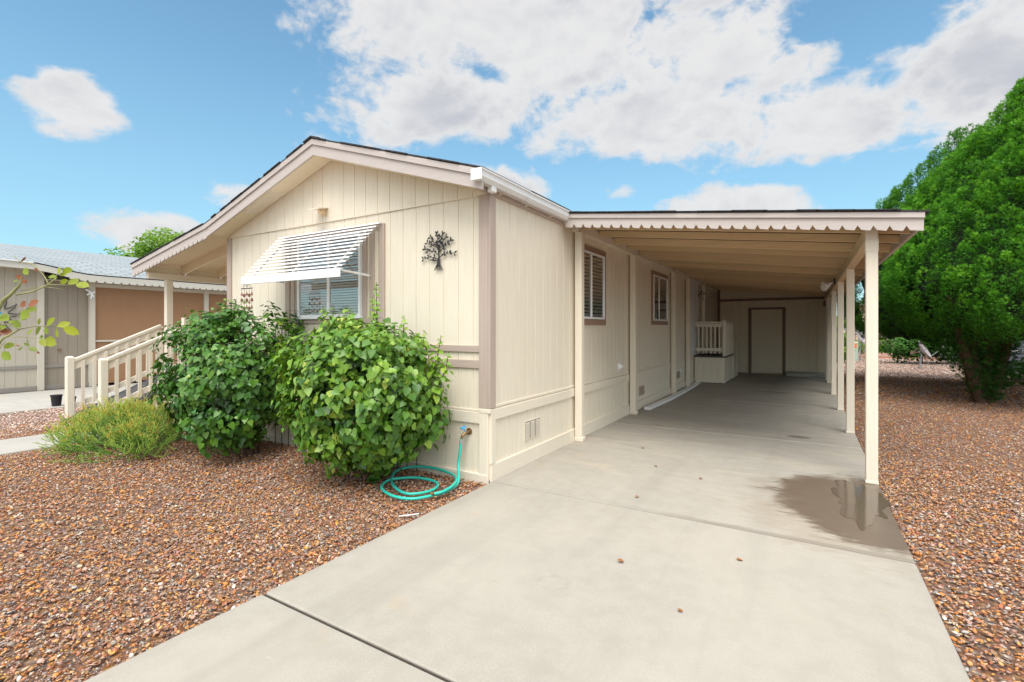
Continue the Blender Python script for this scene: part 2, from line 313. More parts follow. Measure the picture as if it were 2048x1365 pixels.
# ---------------------------------------------------------------- mesh helpers
ORG = {}
class MB:
    def __init__(s): s.v = []; s.f = []
    def add(s, vs, fs):
        k = len(s.v); s.v += [tuple(v) for v in vs]; s.f += [tuple(i + k for i in f) for f in fs]; return s
    def box(s, x0, x1, y0, y1, z0, z1, bev=0.0):
        if bev <= 0:
            return s.add([(x, y, z) for z in (z0, z1) for y in (y0, y1) for x in (x0, x1)],
                         [(0, 2, 3, 1), (4, 5, 7, 6), (0, 1, 5, 4), (2, 6, 7, 3), (0, 4, 6, 2), (1, 3, 7, 5)])
        b = min(bev, (x1 - x0) * .45, (y1 - y0) * .45, (z1 - z0) * .45); V = []; idx = {}
        for ix, (X, sx_) in enumerate(((x0, 1), (x1, -1))):
            for iy, (Y, sy) in enumerate(((y0, 1), (y1, -1))):
                for iz, (Z, sz) in enumerate(((z0, 1), (z1, -1))):
                    for ax in range(3):
                        p = [X + sx_ * b, Y + sy * b, Z + sz * b]; p[ax] = (X, Y, Z)[ax]
                        idx[ix, iy, iz, ax] = len(V); V.append(p)
        F = []
        for ax in range(3):
            o1, o2 = [a for a in range(3) if a != ax]
            for sd_ in (0, 1):
                q = []
                for a, c in ((0, 0), (1, 0), (1, 1), (0, 1)):
                    k = [0, 0, 0]; k[ax] = sd_; k[o1] = a; k[o2] = c; q.append(idx[(*k, ax)])
                F.append(q)
            for a in (0, 1):
                for c in (0, 1):
                    k = [0, 0, 0]; k[o1] = a; k[o2] = c; k2 = list(k); k2[ax] = 1
                    F.append([idx[(*k, o1)], idx[(*k2, o1)], idx[(*k2, o2)], idx[(*k, o2)]])
        for ix in (0, 1):
            for iy in (0, 1):
                for iz in (0, 1): F.append([idx[ix, iy, iz, a] for a in range(3)])
        return s.add(V, F)
    def prism(s, poly, a0, a1, ax='y'):
        """poly: 2-D convex outline; extruded along ax. for y: (x,z); x: (y,z); z: (x,y)"""
        n = len(poly); mk = {'y': lambda p, a: (p[0], a, p[1]), 'x': lambda p, a: (a, p[0], p[1]), 'z': lambda p, a: (p[0], p[1], a)}[ax]
        return s.add([mk(p, a0) for p in poly] + [mk(p, a1) for p in poly],
                     [tuple(range(n)), tuple(range(2 * n - 1, n - 1, -1))] + [(i, i + n, (i + 1) % n + n, (i + 1) % n) for i in range(n)])
    def band(s, prof, y0, y1, dt, db):
        """strip following a roof profile [(x,z)...] between two vertical offsets"""
        n = len(prof); V = []
        for x, z in prof: V += [(x, y0, z + dt), (x, y0, z + db), (x, y1, z + dt), (x, y1, z + db)]
        F = [(0, 1, 3, 2), (4 * n - 4, 4 * n - 2, 4 * n - 1, 4 * n - 3)]
        for i in range(n - 1):
            a = 4 * i; b = a + 4
            F += [(a, b, b + 1, a + 1), (a + 2, a + 3, b + 3, b + 2), (a, a + 2, b + 2, b), (a + 1, b + 1, b + 3, a + 3)]
        return s.add(V, F)
    def scallop(s, x0, x1, zf, y0, y1, dt, db, pitch=.1125, hw=.03, hh=.05, ax='x'):
        n = max(1, round((x1 - x0) / pitch)); p = (x1 - x0) / n
        P = (lambda x, y, z: (x, y, z)) if ax == 'x' else (lambda x, y, z: (y, x, z))
        def hexa(q):
            s.add([P(a, y0, z) for a, z in q] + [P(a, y1, z) for a, z in q], [(0, 1, 2, 3), (7, 6, 5, 4), (0, 4, 5, 1), (1, 5, 6, 2), (2, 6, 7, 3), (3, 7, 4, 0)])
        for i in range(n):
            a = x0 + i * p; b = a + p; w1 = hw * random.uniform(.85, 1.15) if i else 0.001; w2 = hw if i < n - 1 else 0.001
            hexa([(a, zf(a) + dt), (b, zf(b) + dt), (b, zf(b) + db + hh), (a, zf(a) + db + hh)])
            hexa([(a, zf(a) + db + hh), (b, zf(b) + db + hh), (b - w2, zf(b) + db), (a + w1, zf(a) + db)])
        return s
    def tube(s, pts, r, n=8, cap=True):
        pts = [Vector(p) for p in pts]; rs = r if isinstance(r, (list, tuple)) else [r] * len(pts)
        V = []; F = []; prev = None
        for i, p in enumerate(pts):
            d = (pts[min(i + 1, len(pts) - 1)] - pts[max(i - 1, 0)])
            d = d.normalized() if d.length > 1e-9 else Vector((0, 0, 1))
            if prev is None:
                u = d.cross(Vector((0, 0, 1)));  u = u.normalized() if u.length > .05 else d.cross(Vector((1, 0, 0))).normalized()
            else:
                u = prev - d * prev.dot(d); u = u.normalized() if u.length > 1e-6 else d.orthogonal().normalized()
            prev = u; v = d.cross(u)
            for k in range(n):
                a = 2 * math.pi * k / n; V.append(p + (u * math.cos(a) + v * math.sin(a)) * rs[i])
        for i in range(len(pts) - 1):
            for k in range(n):
                a = i * n + k; b = i * n + (k + 1) % n; F.append((a, b, b + n, a + n))
        if cap: F.append(tuple(range(n - 1, -1, -1))); F.append(tuple(range(len(V) - n, len(V))))
        return s.add(V, F)
    def bar(s, p, q, w, h, up=(0, 0, 1)):
        p = Vector(p); q = Vector(q); d = (q - p).normalized(); u = Vector(up); sd_ = d.cross(u).normalized(); u = sd_.cross(d).normalized()
        V = [c + sd_ * a * w / 2 + u * b * h / 2 for c in (p, q) for a, b in ((-1, -1), (1, -1), (1, 1), (-1, 1))]
        return s.add(V, [(3, 2, 1, 0), (4, 5, 6, 7), (0, 1, 5, 4), (1, 2, 6, 5), (2, 3, 7, 6), (3, 0, 4, 7)])
    def siding(s, a0, a1, z0, zt, P, pitch=.178, gw=.009, gd=.007, skip=()):
        """vertical-groove panel: P(a, depth, z) places a point; zt(a) is the top"""
        if not callable(zt): c_ = zt; zt = lambda a: c_
        cuts = []; k = math.ceil((a0 + .02) / pitch)
        while k * pitch < a1 - .02: cuts.append(k * pitch); k += 1
        pr = [(a0, 0)]
        for c in cuts: pr += [(c - gw / 2, 0), (c - gw / 4, -gd), (c + gw / 4, -gd), (c + gw / 2, 0)]
        pr.append((a1, 0))
        V = []
        for a, dd in pr: V += [P(a, dd, z0), P(a, dd, zt(a))]
        s.add(V, [(2 * i, 2 * i + 2, 2 * i + 3, 2 * i + 1) for i in range(len(pr) - 1)])
        V = []
        q = [a0] + [c for c in cuts] + [a1]
        for a in q: V += [P(a, -.05, z0), P(a, -.05, zt(a))]
        s.add(V, [(2 * i, 2 * i + 1, 2 * i + 3, 2 * i + 2) for i in range(len(q) - 1)])
        return s
    def build(s, name, material, parent=None, smooth=False, label=None, recalc=True):
        o_ = ORG.get(parent.name, Vector()) if parent else Vector()
        me = bpy.data.meshes.new(name); me.from_pydata([Vector(v) - o_ for v in s.v], [], s.f)
        me.materials.append(material)
        if recalc:
            import bmesh
            bm = bmesh.new(); bm.from_mesh(me); bmesh.ops.recalc_face_normals(bm, faces=bm.faces); bm.to_mesh(me); bm.free()
        if smooth: me.polygons.foreach_set('use_smooth', [True] * len(me.polygons))
        me.update()
        ob = bpy.data.objects.new(name, me); COL.objects.link(ob)
        if parent: ob.parent = parent; ORG[ob.name] = o_
        else: ORG[ob.name] = Vector()
        if label: ob['label'] = label
        return ob
def root(name, loc, label, cat, group=None):
    o = bpy.data.objects.new(name, None); COL.objects.link(o); o.location = loc; o.empty_display_size = .2
    o['label'] = label; o['category'] = cat
    if group: o['group'] = group
    ORG[o.name] = Vector(loc); return o
def tag(o, label, cat, group=None, kind=None):
    o['label'] = label; o['category'] = cat
    if group: o['group'] = group
    if kind: o['kind'] = kind
    return o
def structure(o): o['kind'] = 'structure'; return o
def box(name, x0, x1, y0, y1, z0, z1, m, parent=None, bev=.003, **k): return MB().box(x0, x1, y0, y1, z0, z1, bev).build(name, m, parent, **k)
def lift(o, loc):          # give a one-mesh thing an origin at its base
    L = Vector(loc); o.data.transform(Matrix.Translation(-L)); o.location = L; return o

def bulk(name, V, faces, rnd, m, parent=None, smooth=False, mats=None, midx=None):
    """V: (N, n, 3) copies of one small template; rnd: (N,) shade of each"""
    N, n, _ = V.shape; o_ = np.array(ORG.get(parent.name, Vector()) if parent else Vector())
    me = bpy.data.meshes.new(name); me.vertices.add(N * n); me.vertices.foreach_set('co', (V.reshape(-1, 3) - o_).astype(np.float32).ravel())
    fl = [i for f in faces for i in f]; sz = [len(f) for f in faces]
    loops = (np.array(fl)[None, :] + (np.arange(N) * n)[:, None]).ravel()
    starts = (np.concatenate([[0], np.cumsum(sz)[:-1]])[None, :] + (np.arange(N) * len(fl))[:, None]).ravel()
    me.loops.add(len(loops)); me.loops.foreach_set('vertex_index', loops.astype(np.int32))
    me.polygons.add(N * len(faces)); me.polygons.foreach_set('loop_start', starts.astype(np.int32))
    try: me.polygons.foreach_set('loop_total', np.tile(sz, N).astype(np.int32))
    except Exception: pass
    me.materials.append(m)
    me.update(calc_edges=True)
    if smooth: me.polygons.foreach_set('use_smooth', [True] * len(me.polygons))
    at = me.attributes.new('rnd', 'FLOAT', 'POINT'); at.data.foreach_set('value', np.repeat(rnd, n).astype(np.float32))
    me.validate()
    ob = bpy.data.objects.new(name, me); COL.objects.link(ob)
    if parent: ob.parent = parent
    return ob
def norm(a): return a / np.maximum(np.linalg.norm(a, axis=-1, keepdims=True), 1e-9)
def frames(nrm, tip):
    z = norm(nrm); y = norm(tip - (tip * z).sum(-1, keepdims=True) * z); x = np.cross(y, z); return x, y, z
def place(tmpl, pos, nrm, tip, size, wid=None):
    x, y, z = frames(nrm, tip); T = np.asarray(tmpl, float); s = size[:, None, None]; wv = 1 if wid is None else wid[:, None, None]
    return pos[:, None, :] + s * (T[None, :, 0:1] * x[:, None, :] * wv + T[None, :, 1:2] * y[:, None, :] + T[None, :, 2:3] * z[:, None, :])

# ---------------------------------------------------------------- ground, drive, walks
g = MB(); XS = [-900, -60, -20, -9, 0, 3.05, 12, 60, 900]; YS = [-900, -60, -8, 0, 13.2, 30, 80, 900]
for i in range(len(XS) - 1):
    for j in range(len(YS) - 1):
        g.add([(XS[i], YS[j], -.035), (XS[i + 1], YS[j], -.035), (XS[i + 1], YS[j + 1], -.035), (XS[i], YS[j + 1], -.035)], [(0, 1, 2, 3)])
structure(g.build('ground', M_ground))
g = MB(); js = [-9.5, -5.4, -2.2, 0.0, 3.25, 6.5, 9.8, 13.25]
for a, b in zip(js[:-1], js[1:]): g.box(0.03 if a < 0 else .005, 3.055, a + .010, b - .010, -.12, 0.0, .008)
g.box(.02, 3.04, -9.4, 13.2, -.20, -.10)
structure(g.build('driveway', M_conc))
structure(MB().box(.03, 3.03, -9.4, 13.2, -.09, -.014).build('joint_filler', painted('dirty_joint', (.055, .045, .035), .95, 'n', .3, .5)))
g = MB()
for a, b in ((-7.2, -5.6), (-5.6, -4.1), (-4.1, -2.55), (-2.55, -1.05)): g.box(-6.17, -5.22, a + .006, b - .006, -.1, .0, .01)
structure(g.build('walkway', M_walk))
g = MB()
for a, b in ((-9, -4), (-4, -.6), (-.6, 4), (4, 9), (9, 14)): g.box(-12.2, -8.95, a + .006, b - .006, -.1, .0, .01)
structure(g.build('neighbour_driveway', M_walk))
# shallow puddle by the first post
pv = []; 
for k in range(88):
    a = 2 * math.pi * k / 88; r = 1 + .16 * math.sin(3 * a + 1) + .10 * math.sin(7 * a) + .08 * math.sin(11 * a + 2) + .05 * math.sin(17 * a)
    pv.append((2.86 + .17 * r * math.cos(a), 1.12 + .56 * r * math.sin(a), .002))
m, t, b, o = mat('still_water'); t.put(b.inputs['Base Color'], (.115, .085, .06)); b.inputs['Roughness'].default_value = .09; b.inputs['Specular IOR Level'].default_value = .4
pud = MB().add([(2.86, 1.12, .0026)] + pv, [(0, i + 1, (i + 1) % 88 + 1) for i in range(88)]).build('puddle', m)
pud['kind'] = 'structure'

# loose slate chips: real stones over the sheet
ph = (1 + 5 ** .5) / 2
ICO = norm(np.array([(-1, ph, 0), (1, ph, 0), (-1, -ph, 0), (1, -ph, 0), (0, -1, ph), (0, 1, ph), (0, -1, -ph), (0, 1, -ph), (ph, 0, -1), (ph, 0, 1), (-ph, 0, -1), (-ph, 0, 1)], float))
ICF = [(0, 11, 5), (0, 5, 1), (0, 1, 7), (0, 7, 10), (0, 10, 11), (1, 5, 9), (5, 11, 4), (11, 10, 2), (10, 7, 6), (7, 1, 8), (3, 9, 4), (3, 4, 2), (3, 2, 6), (3, 6, 8), (3, 8, 9), (4, 9, 5), (2, 4, 11), (6, 2, 10), (8, 6, 7), (9, 8, 1)]
CX, CY = 2.4916, -3.7405; FX, FY = -math.sin(R_(31.019)), math.cos(R_(31.019)); RX, RY = math.cos(R_(31.019)), math.sin(R_(31.019))
def scatter(n, x0, x1, y0, y1, keep):
    p = np.stack([RS.uniform(x0, x1, n), RS.uniform(y0, y1, n)], 1)
    return p[keep(p[:, 0], p[:, 1])]
def chips(name, p, smin, smax, m, flat=.36, lift_=0.0, parent=None):
    N = len(p); L = smin + (smax - smin) * RS.rand(N) ** 1.8
    ex = L; ey = L * RS.uniform(.45, .9, N); ez = L * RS.uniform(flat * .6, flat * 1.3, N)
    V = ICO[None] * (1 + RS.uniform(-.24, .24, (N, 12, 1)))
    V = V + RS.uniform(-.20, .20, (N, 12, 3))
    V = V * np.stack([ex, ey, ez], 1)[:, None, :] * .5
    yaw = RS.uniform(0, 2 * math.pi, N); ax = RS.normal(0, .38, N); ay = RS.normal(0, .38, N)
    def rot(V, i, j, a):
        c, s_ = np.cos(a)[:, None], np.sin(a)[:, None]; A, B = V[:, :, i].copy(), V[:, :, j].copy(); V[:, :, i] = A * c - B * s_; V[:, :, j] = A * s_ + B * c
    rot(V, 1, 2, ax); rot(V, 0, 2, ay); rot(V, 0, 1, yaw)
    z = -.030 + L * .12 + RS.rand(N) * .014 + lift_
    V += np.stack([p[:, 0], p[:, 1], z], 1)[:, None, :]
    o = bulk(name, V, ICF, RS.rand(N), m, parent)
    o['kind'] = 'stuff'; return o
# near yard, left of the drive
def keepL(x, y):
    dep = (x - CX) * FX + (y - CY) * FY; lat = (x - CX) * RX + (y - CY) * RY
    return (dep > 1.2) & (np.abs(lat) < dep * 1.16 + .5) & ~((x > -6.19) & (x < -5.2) & (y < -1.03)) & ~((x > -6.6) & (x < -5.4) & (y > -1.05))
p = scatter(84000, -7.4, .02, -4.2, -.005, keepL)
o = chips('gravel', p, .012, .034, M_stone, .30); o['label'] = 'orange and brown slate gravel in the front yard'
p = scatter(16000, -1.6, .02, -4.2, -.6, lambda x, y: x > -1.6)
o2 = chips('gravel_fines', p, .007, .016, M_stone, .6); o2['label'] = 'finer pinkish grit along the driveway edge'
# right of the drive
def keepR(x, y):
    dep = (x - CX) * FX + (y - CY) * FY; lat = (x - CX) * RX + (y - CY) * RY
    return (dep > 1.5) & (lat < dep * 1.12 + .4) & (lat > -dep)
pts = [scatter(72000, 3.062, 7.5, -2.6, 3.0, lambda x, y: keepR(x, y)), scatter(42000, 3.062, 9.5, 3.0, 9.0, keepR), scatter(26000, 3.062, 13, 9.0, 14.5, keepR)]
o = chips('gravel', np.concatenate(pts[:2]), .013, .034, M_stone, .30); o['label'] = 'orange and grey slate gravel right of the driveway'
o = chips('gravel', pts[2], .03, .06, M_stone); o['label'] = 'slate gravel further back around the cypress'
p = scatter(30000, 3.1, 15, 12.5, 25.2, lambda x, y: keepR(x, y) & (RS.rand(len(x)) < np.clip((y - 12) / 5, 0, 1)))
o = chips('pale_gravel', p, .04, .08, M_stone2); o['label'] = 'pale pinkish gravel beyond the cypress'
p = scatter(12000, -8.93, -6.62, -2.2, 5, lambda x, y: x < 0)
o = chips('red_gravel', p, .025, .05, M_stone2); o['label'] = 'reddish gravel strip beside the neighbour driveway'

# ================================================================= THE HOUSE
H = root('mobile_home', (-2.15, 6.5, 0), 'cream manufactured home with mauve trim and a low gable roof', 'house')
YB = 13.3
PF = lambda a, d, z: (a, -d, z)            # front wall, faces -y
PS = lambda a, d, z: (d, a, z)             # side wall, faces +x
PROF = [(0.10, 2.772), (-2.15, 3.478), (-4.33, 2.788), (-6.50, 2.388)]
def rz(x):
    for (a, za), (b, zb) in zip(PROF[:-1], PROF[1:]):
        if b <= x <= a: return za + (zb - za) * (x - a) / (b - a)
    return PROF[0][1] if x > .1 else PROF[-1][1]
fw = MB().siding(-4.27, 0, .56, 2.64, PF)
fw.build('front_wall', M_cream, H, recalc=False)
gw_ = MB()
for a, b in ((-4.27, -2.15), (-2.15, 0.0)): gw_.siding(a, b, 2.632, lambda x: rz(x) - .06, lambda a_, d, z: (a_, -.014 - d, z))
gw_.box(-4.27, 0, -.016, -.001, 2.626, 2.634)
gw_.build('gable_wall', M_cream, H, recalc=False)
sw = MB().siding(0.0, YB, .62, 2.70, PS); sw.build('side_wall', M_cream, H, recalc=False)
ow = MB().box(-4.27, -4.2, .01, YB, .0, 2.75).box(-4.27, 0, YB, YB + .07, 0, 2.75); ow.box(-4.2, -.06, .06, YB, .0, .05); ow.build('far_wall', M_cream, H)
sk = MB().siding(-4.27, 0, .0, .56, PF); sk.siding(0, YB, .0, .62, PS)
sk.build('skirting', M_cream, H, recalc=False)
b_ = MB().box(-4.27, -.098, -.02, 0.001, .515, .622, .004).box(-4.27, -.003, -.03, .001, -.06, .055, .004).box(-4.27, -.098, -.012, 0, .625, .645, .002)
b_.build('skirt_board', M_creamx, H)
b_ = MB()
for y0, y1 in ((.045, .86), (.86, 1.76), (1.76, 4.02), (4.02, 6.9), (6.9, 9.45), (11.9, YB)):
    dz = random.uniform(-.004, .004); b_ = MB()
    b_.box(.0, .022, y0, y1 - .004, .553 + dz, .652 + dz, .003).box(0, .012, y0, y1 - .004, .664 + dz, .69 + dz, .003).box(0, .024, y0 - .04 if y0 < .1 else y0, y1 - .004, -.05, .148 + dz, .003)
    b_.build('skirt_board', M_creamy, H)
MB().box(-.098, -.002, -.026, 0.0, -.05, .655, .003).box(-.001, .024, -.004, .07, .15, .655, .003).box(-.098, .026, -.03, -.0, .62, .66, .003).build('skirt_corner_post', M_creamz, H)
# mauve corner boards, bands, frieze
MB().box(-.103, -.001, -.024, 0, .662, 2.632, .003).box(.0, .024, -.024, .075, .662, 2.628, .003).build('corner_board', M_mauvez, H)
MB().box(-4.30, -4.205, -.022, .02, .2, 2.632, .003).build('corner_board', M_mauvez, H)
MB().box(-4.204, -.104, -.02, 0, 1.178, 1.24, .003).build('belly_band', M_mauvex, H)
MB().box(-4.204, -.104, -.02, 0, 1.028, 1.105, .003).build('belly_band', M_mauvex, H)
MB().box(.0, .026, -.23, 1.70, 2.628, 2.738, .003).build('frieze_board', M_mauvey, H)
# roof
rf = MB().band([(x, z) for x, z in PROF], -.262, YB + .3, .0, -.035)
rf.build('roof_deck', M_soffit, H)
sh = MB()
n = 0; y = -.285
while y < YB + .3:          # courses show as a ragged edge along the rake
    y2 = min(y + .9, YB + .32); dz = .0045 * (n % 2)
    prof = [(x + (.02 if i == 0 else 0) - (.02 if i == 3 else 0), z + dz) for i, (x, z) in enumerate(PROF)]
    sh.band(prof, y, y2 - .002, .016, .002); y = y2; n += 1
for k in range(60):
    x = random.uniform(-6.4, .0); wdt = random.uniform(.1, .25); x2 = max(x - wdt, -6.5)
    if any(x2 < q < x for q in (-2.15, -4.33)): continue
    sh.band([(x, rz(x)), (x2, rz(x2))], -.293 - random.random() * .006, -.2, .022, .010)
sh.band([(-2.02, rz(-2.02)), (-2.15, 3.478), (-2.28, rz(-2.28))], -.30, YB + .3, .030, .0165)
sh.build('shingles', M_shin, H)
fa = MB().band(PROF, -.284, -.255, .0, -.058); fa.build('rake_trim', M_fascia, H)
fa = MB().band([(.10, 2.772), (-2.15, 3.478), (-4.33, 2.788)], -.268, -.242, -.060, -.172)
fa.scallop(-6.5, -4.332, rz, -.268, -.242, -.060, -.185, .115, .016, .045)
fa.build('rake_fascia', M_fascia, H)
so = MB().band([(.02, rz(.02)), (-2.15, 3.478), (-4.27, rz(-4.27))], -.24, -.02, -.150, -.160); so.build('soffit', M_soffit, H)
sv = MB()
for k in range(4):
    x = -2.98 - k * .155
    for q in range(7): sv.band([(x - .012 - q * .019, rz(x - .012 - q * .019)), (x - .024 - q * .019, rz(x - .024 - q * .019))], -.215, -.05, -.160, -.168)
    sv.band([(x, rz(x)), (x - .008, rz(x - .008))], -.225, -.04, -.160, -.170)
sv.build('soffit_vent', M_creamx, H)
MB().box(.06, .085, -.255, YB, 2.66, 2.765, .002).build('eave_board', M_fascia, H)
# gutter: K profile along the right eave
gt = MB(); gp = [(.030, 2.758), (.030, 2.672), (.095, 2.672), (.125, 2.705), (.128, 2.765), (.142, 2.768), (.142, 2.758), (.118, 2.755), (.116, 2.708), (.09, 2.68), (.038, 2.68), (.038, 2.758)]
yy = [-.335, .55, .56, 1.66]
for y0, y1, sl in ((-.325, .52, 0), (.5, 1.62, -.006)):
    for i in range(len(gp) - 1):
        q0, q1 = gp[i], gp[i + 1]
        gt.add([(q0[0] + sl, y0, q0[1]), (q1[0] + sl, y0, q1[1]), (q1[0] + sl, y1, q1[1]), (q0[0] + sl, y1, q0[1])], [(0, 1, 2, 3)])
    gt.prism([(.03, 2.758), (.03, 2.672), (.095, 2.672), (.125, 2.705), (.128, 2.765)], y0 - .003, y0 + .003); gt.prism([(.03, 2.758), (.03, 2.672), (.095, 2.672), (.125, 2.705), (.128, 2.765)], y1 - .003, y1 + .003)
gt.box(.026, .140, -.332, -.322, 2.668, 2.768, .003)
go = gt.build('gutter', M_white, H)
MB().box(.045, .10, -.10, -.03, 2.622, 2.673, .004).build('gutter_outlet', M_white, go)
for y in (-.2, .12, .62, 1.18, 1.55): MB().prism([(.026, 2.672), (.026, 2.64), (.10, 2.672)], y, y + .006).build('bracket', M_creamy, go)
# skirting vents
def svent(y0, y1, z0, z1, mm):
    v = MB().box(.0, .008, y0, y1, z0, z1, .002)
    for c in range(3):
        a = y0 + .012 + c * (y1 - y0 - .012) / 3; b = a + (y1 - y0) / 3 - .02; k = z0 + .012
        while k < z1 - .015: v.prism([(.008, k), (.016, k), (.008, k + .008)], a, b, 'y'); k += .0125
    o = v.build('skirt_vent', mm, H)
    d = MB().box(.0082, .0092, y0 + .01, y1 - .01, z0 + .01, z1 - .01); d.build('screen', MATS['dark_room'] if mm is M_creamz else M_mauvez, o)
svent(.64, .985, .238, .437, M_creamz); svent(4.68, 5.0, .22, .38, M_mauvez); svent(7.55, 7.9, .26, .42, M_mauvez); svent(8.6, 8.95, .2, .36, M_mauvez)

# ---- front window
WT = MB().box(-3.006, -2.925, -.024, 0, 1.457, 2.512, .003).box(-1.402, -1.319, -.024, 0, 1.457, 2.512, .003).box(-2.925, -1.402, -.024, 0, 1.457, 1.515, .003).box(-2.925, -1.402, -.024, 0, 2.455, 2.512, .003)
WT.box(-2.80, -2.742, -.02, 0, 1.515, 2.455, .003).box(-1.648, -1.59, -.02, 0, 1.515, 2.455, .003)
win = WT.build('window', M_mauvez, H)
MB().box(-2.888, -2.832, -.018, 0, 1.548, 2.43, .003).build('shutter_board', M_mauvez, win)
MB().box(-1.545, -1.478, -.018, 0, 1.548, 2.43, .003).build('shutter_board', M_mauvez, win)
fr = MB(); x0, x1, z0, z1 = -2.735, -1.655, 1.525, 2.445
fr.box(x0, x0 + .03, -.05, 0, z0, z1, .003).box(x1 - .03, x1, -.05, 0, z0, z1, .003).box(x0 + .03, x1 - .03, -.05, 0, z0, z0 + .035, .003).box(x0 + .03, x1 - .03, -.05, 0, z1 - .03, z1, .003)
fr.box(-2.205, -2.165, -.046, 0, z0 + .035, z1 - .03, .003).box(x0 - .015, x1 + .015, -.062, -.0, z0 - .018, z0, .003)
fr.build('frame', M_white, win)
MB().box(x0 + .03, -2.205, -.036, -.034, z0 + .035, z1 - .03).build('glass', M_glass, win)
MB().box(-2.165, x1 - .03, -.030, -.028, z0 + .035, z1 - .03).build('glass', M_glass, win)
bl = MB(); k = z0 + .04
while k < z1 - .04:
    bl.add([(x0 + .035, -.020, k), (x1 - .035, -.020, k), (x1 - .035, -.008, k + .022), (x0 + .035, -.008, k + .022)], [(0, 1, 2, 3)]); k += .030
bl.build('blind', M_blind, win, recalc=False)
MB().box(x0 + .02, x1 - .02, -.003, -.0015, z0 + .01, z1 - .01).build('dark_interior', M_darkvoid, win)

# ---- side windows
def side_window(y0, y1, z0, z1, mull, half):
    tr = MB().box(0, .022, y0, y1, z0, z0 + .075, .003).box(0, .022, y0, y1, z1 - .075, z1, .003).box(0, .022, y0, y0 + .075, z0 + .075, z1 - .075, .003).box(0, .022, y1 - .085, y1, z0 + .075, z1 - .075, .003)
    wn_ = tr.build('window', M_mauveshade, H, label='window in the side wall under the carport')
    a0, a1, c0, c1 = y0 + .08, y1 - .09, z0 + .08, z1 - .08
    f = MB().box(0, .04, a0, a0 + .025, c0, c1, .003).box(0, .04, a1 - .025, a1, c0, c1, .003).box(0, .04, a0 + .025, a1 - .025, c0, c0 + .03, .003).box(0, .04, a0 + .025, a1 - .025, c1 - .025, c1, .003).box(0, .038, mull - .02, mull + .02, c0 + .03, c1 - .025, .003)
    f.build('frame', M_white, wn_)
    MB().box(.028, .030, a0 + .025, mull - .02, c0 + .03, c1 - .025).build('glass', M_glass, wn_)
    MB().box(.024, .026, mull + .02, a1 - .025, c0 + .03, c1 - .025).build('glass', M_glass, wn_)
    bl = MB(); k = c0 + .04
    while k < c1 - .04:
        bl.add([(.018, a0 + .03, k), (.018, a1 - .03, k), (.005, a1 - .03, k + half), (.005, a0 + .03, k + half)], [(0, 1, 2, 3)]); k += .048
    bl.build('blind', M_blind, wn_, recalc=False)
    MB().box(.001, .0025, a0, a1, c0 + .01, c1 - .01).build('dark_interior', M_darkvoid, wn_)
side_window(1.98, 3.0, 1.445, 2.50, 2.42, .034)
side_window(5.47, 6.72, 1.468, 2.50, 5.95, .026)
# side door up on the landing
d_ = MB().box(0, .035, 8.93, 9.85, .72, 2.72, .004); dd = d_.build('door', M_whitedoor, H, label='white door at the side landing')
MB().box(0, .045, 8.86, 8.925, .72, 2.78, .003).box(0, .045, 9.855, 9.92, .72, 2.78, .003).box(0, .045, 8.925, 9.855, 2.725, 2.79, .003).build('door_trim', M_creamz, dd)
MB().tube([(.03, 9.72, 1.55), (.08, 9.72, 1.55)], .012, 8).tube([(.07, 9.72, 1.55), (.11, 9.72, 1.55)], [.018, .03], 10).build('handle', M_brass, dd)
# dryer hood on the wall
MB().box(.0, .012, 3.58, 3.72, .75, .87, .003).prism([(.012, .85), (.07, .82), (.07, .80), (.012, .77)], 3.60, 3.69).build('vent_hood', M_white, H)
MB().box(.0, .02, 7.9, 8.0, .38, .47, .003).build('access_plate', M_white, H)

# ---- porch on the left of the house
MB().band([(-4.30, rz(-4.30)), (-4.33, 2.788), (-6.46, rz(-6.46))], -.236, 9.0, -.036, -.052).build('porch_ceiling', M_soffit, H)
pr_ = MB(); y = .0
for y in [.02, .58, 1.14, 1.70, 2.26, 2.82, 3.4, 4.0, 4.6, 5.2, 5.8]:
    pr_.band([(-4.33, rz(-4.33)), (-6.2, rz(-6.2))], y + .26, y + .30, -.053, -.185)
pr_.build('porch_rafters', M_soffit, H)
pbk = MB()
for i, y in enumerate([.02, .58, 1.14, 1.70, 2.26]):
    pbk.box(-6.19, -6.15, y + .301 - (.58 if i == 0 else .56) + .04, y + .259, 2.262, 2.375, .002)
pbk.build('porch_blocking', M_creamx, H)
MB().box(-6.215, -6.125, -.20, 9.0, 2.168, 2.261, .003).build('porch_beam', M_creamy, H)
for y in (.05, 2.7, 5.4): MB().box(-6.215, -6.125, y, y + .09, .62, 2.167, .004).build('porch_post', M_creamz, H)
MB().box(-6.56, -4.31, .12, 8.9, .57, .64, .004).box(-6.5, -4.31, .14, 8.8, -.03, .57).build('porch_deck', M_creamx, H)
rl = MB().box(-6.54, -6.46, .12, 8.8, 1.40, 1.43, .004).box(-6.52, -6.48, .12, 8.8, .74, .80, .003).box(-6.52, -6.48, .12, 8.8, 1.31, 1.375, .003)
rl.build('porch_rail', M_creamy, H)
pb = MB(); y = .25
while y < 8.8: pb.box(-6.523, -6.477, y, y + .035, .76, 1.35, .002); y += .13
pb.build('porch_balusters', M_creamz, H)['kind'] = 'stuff'
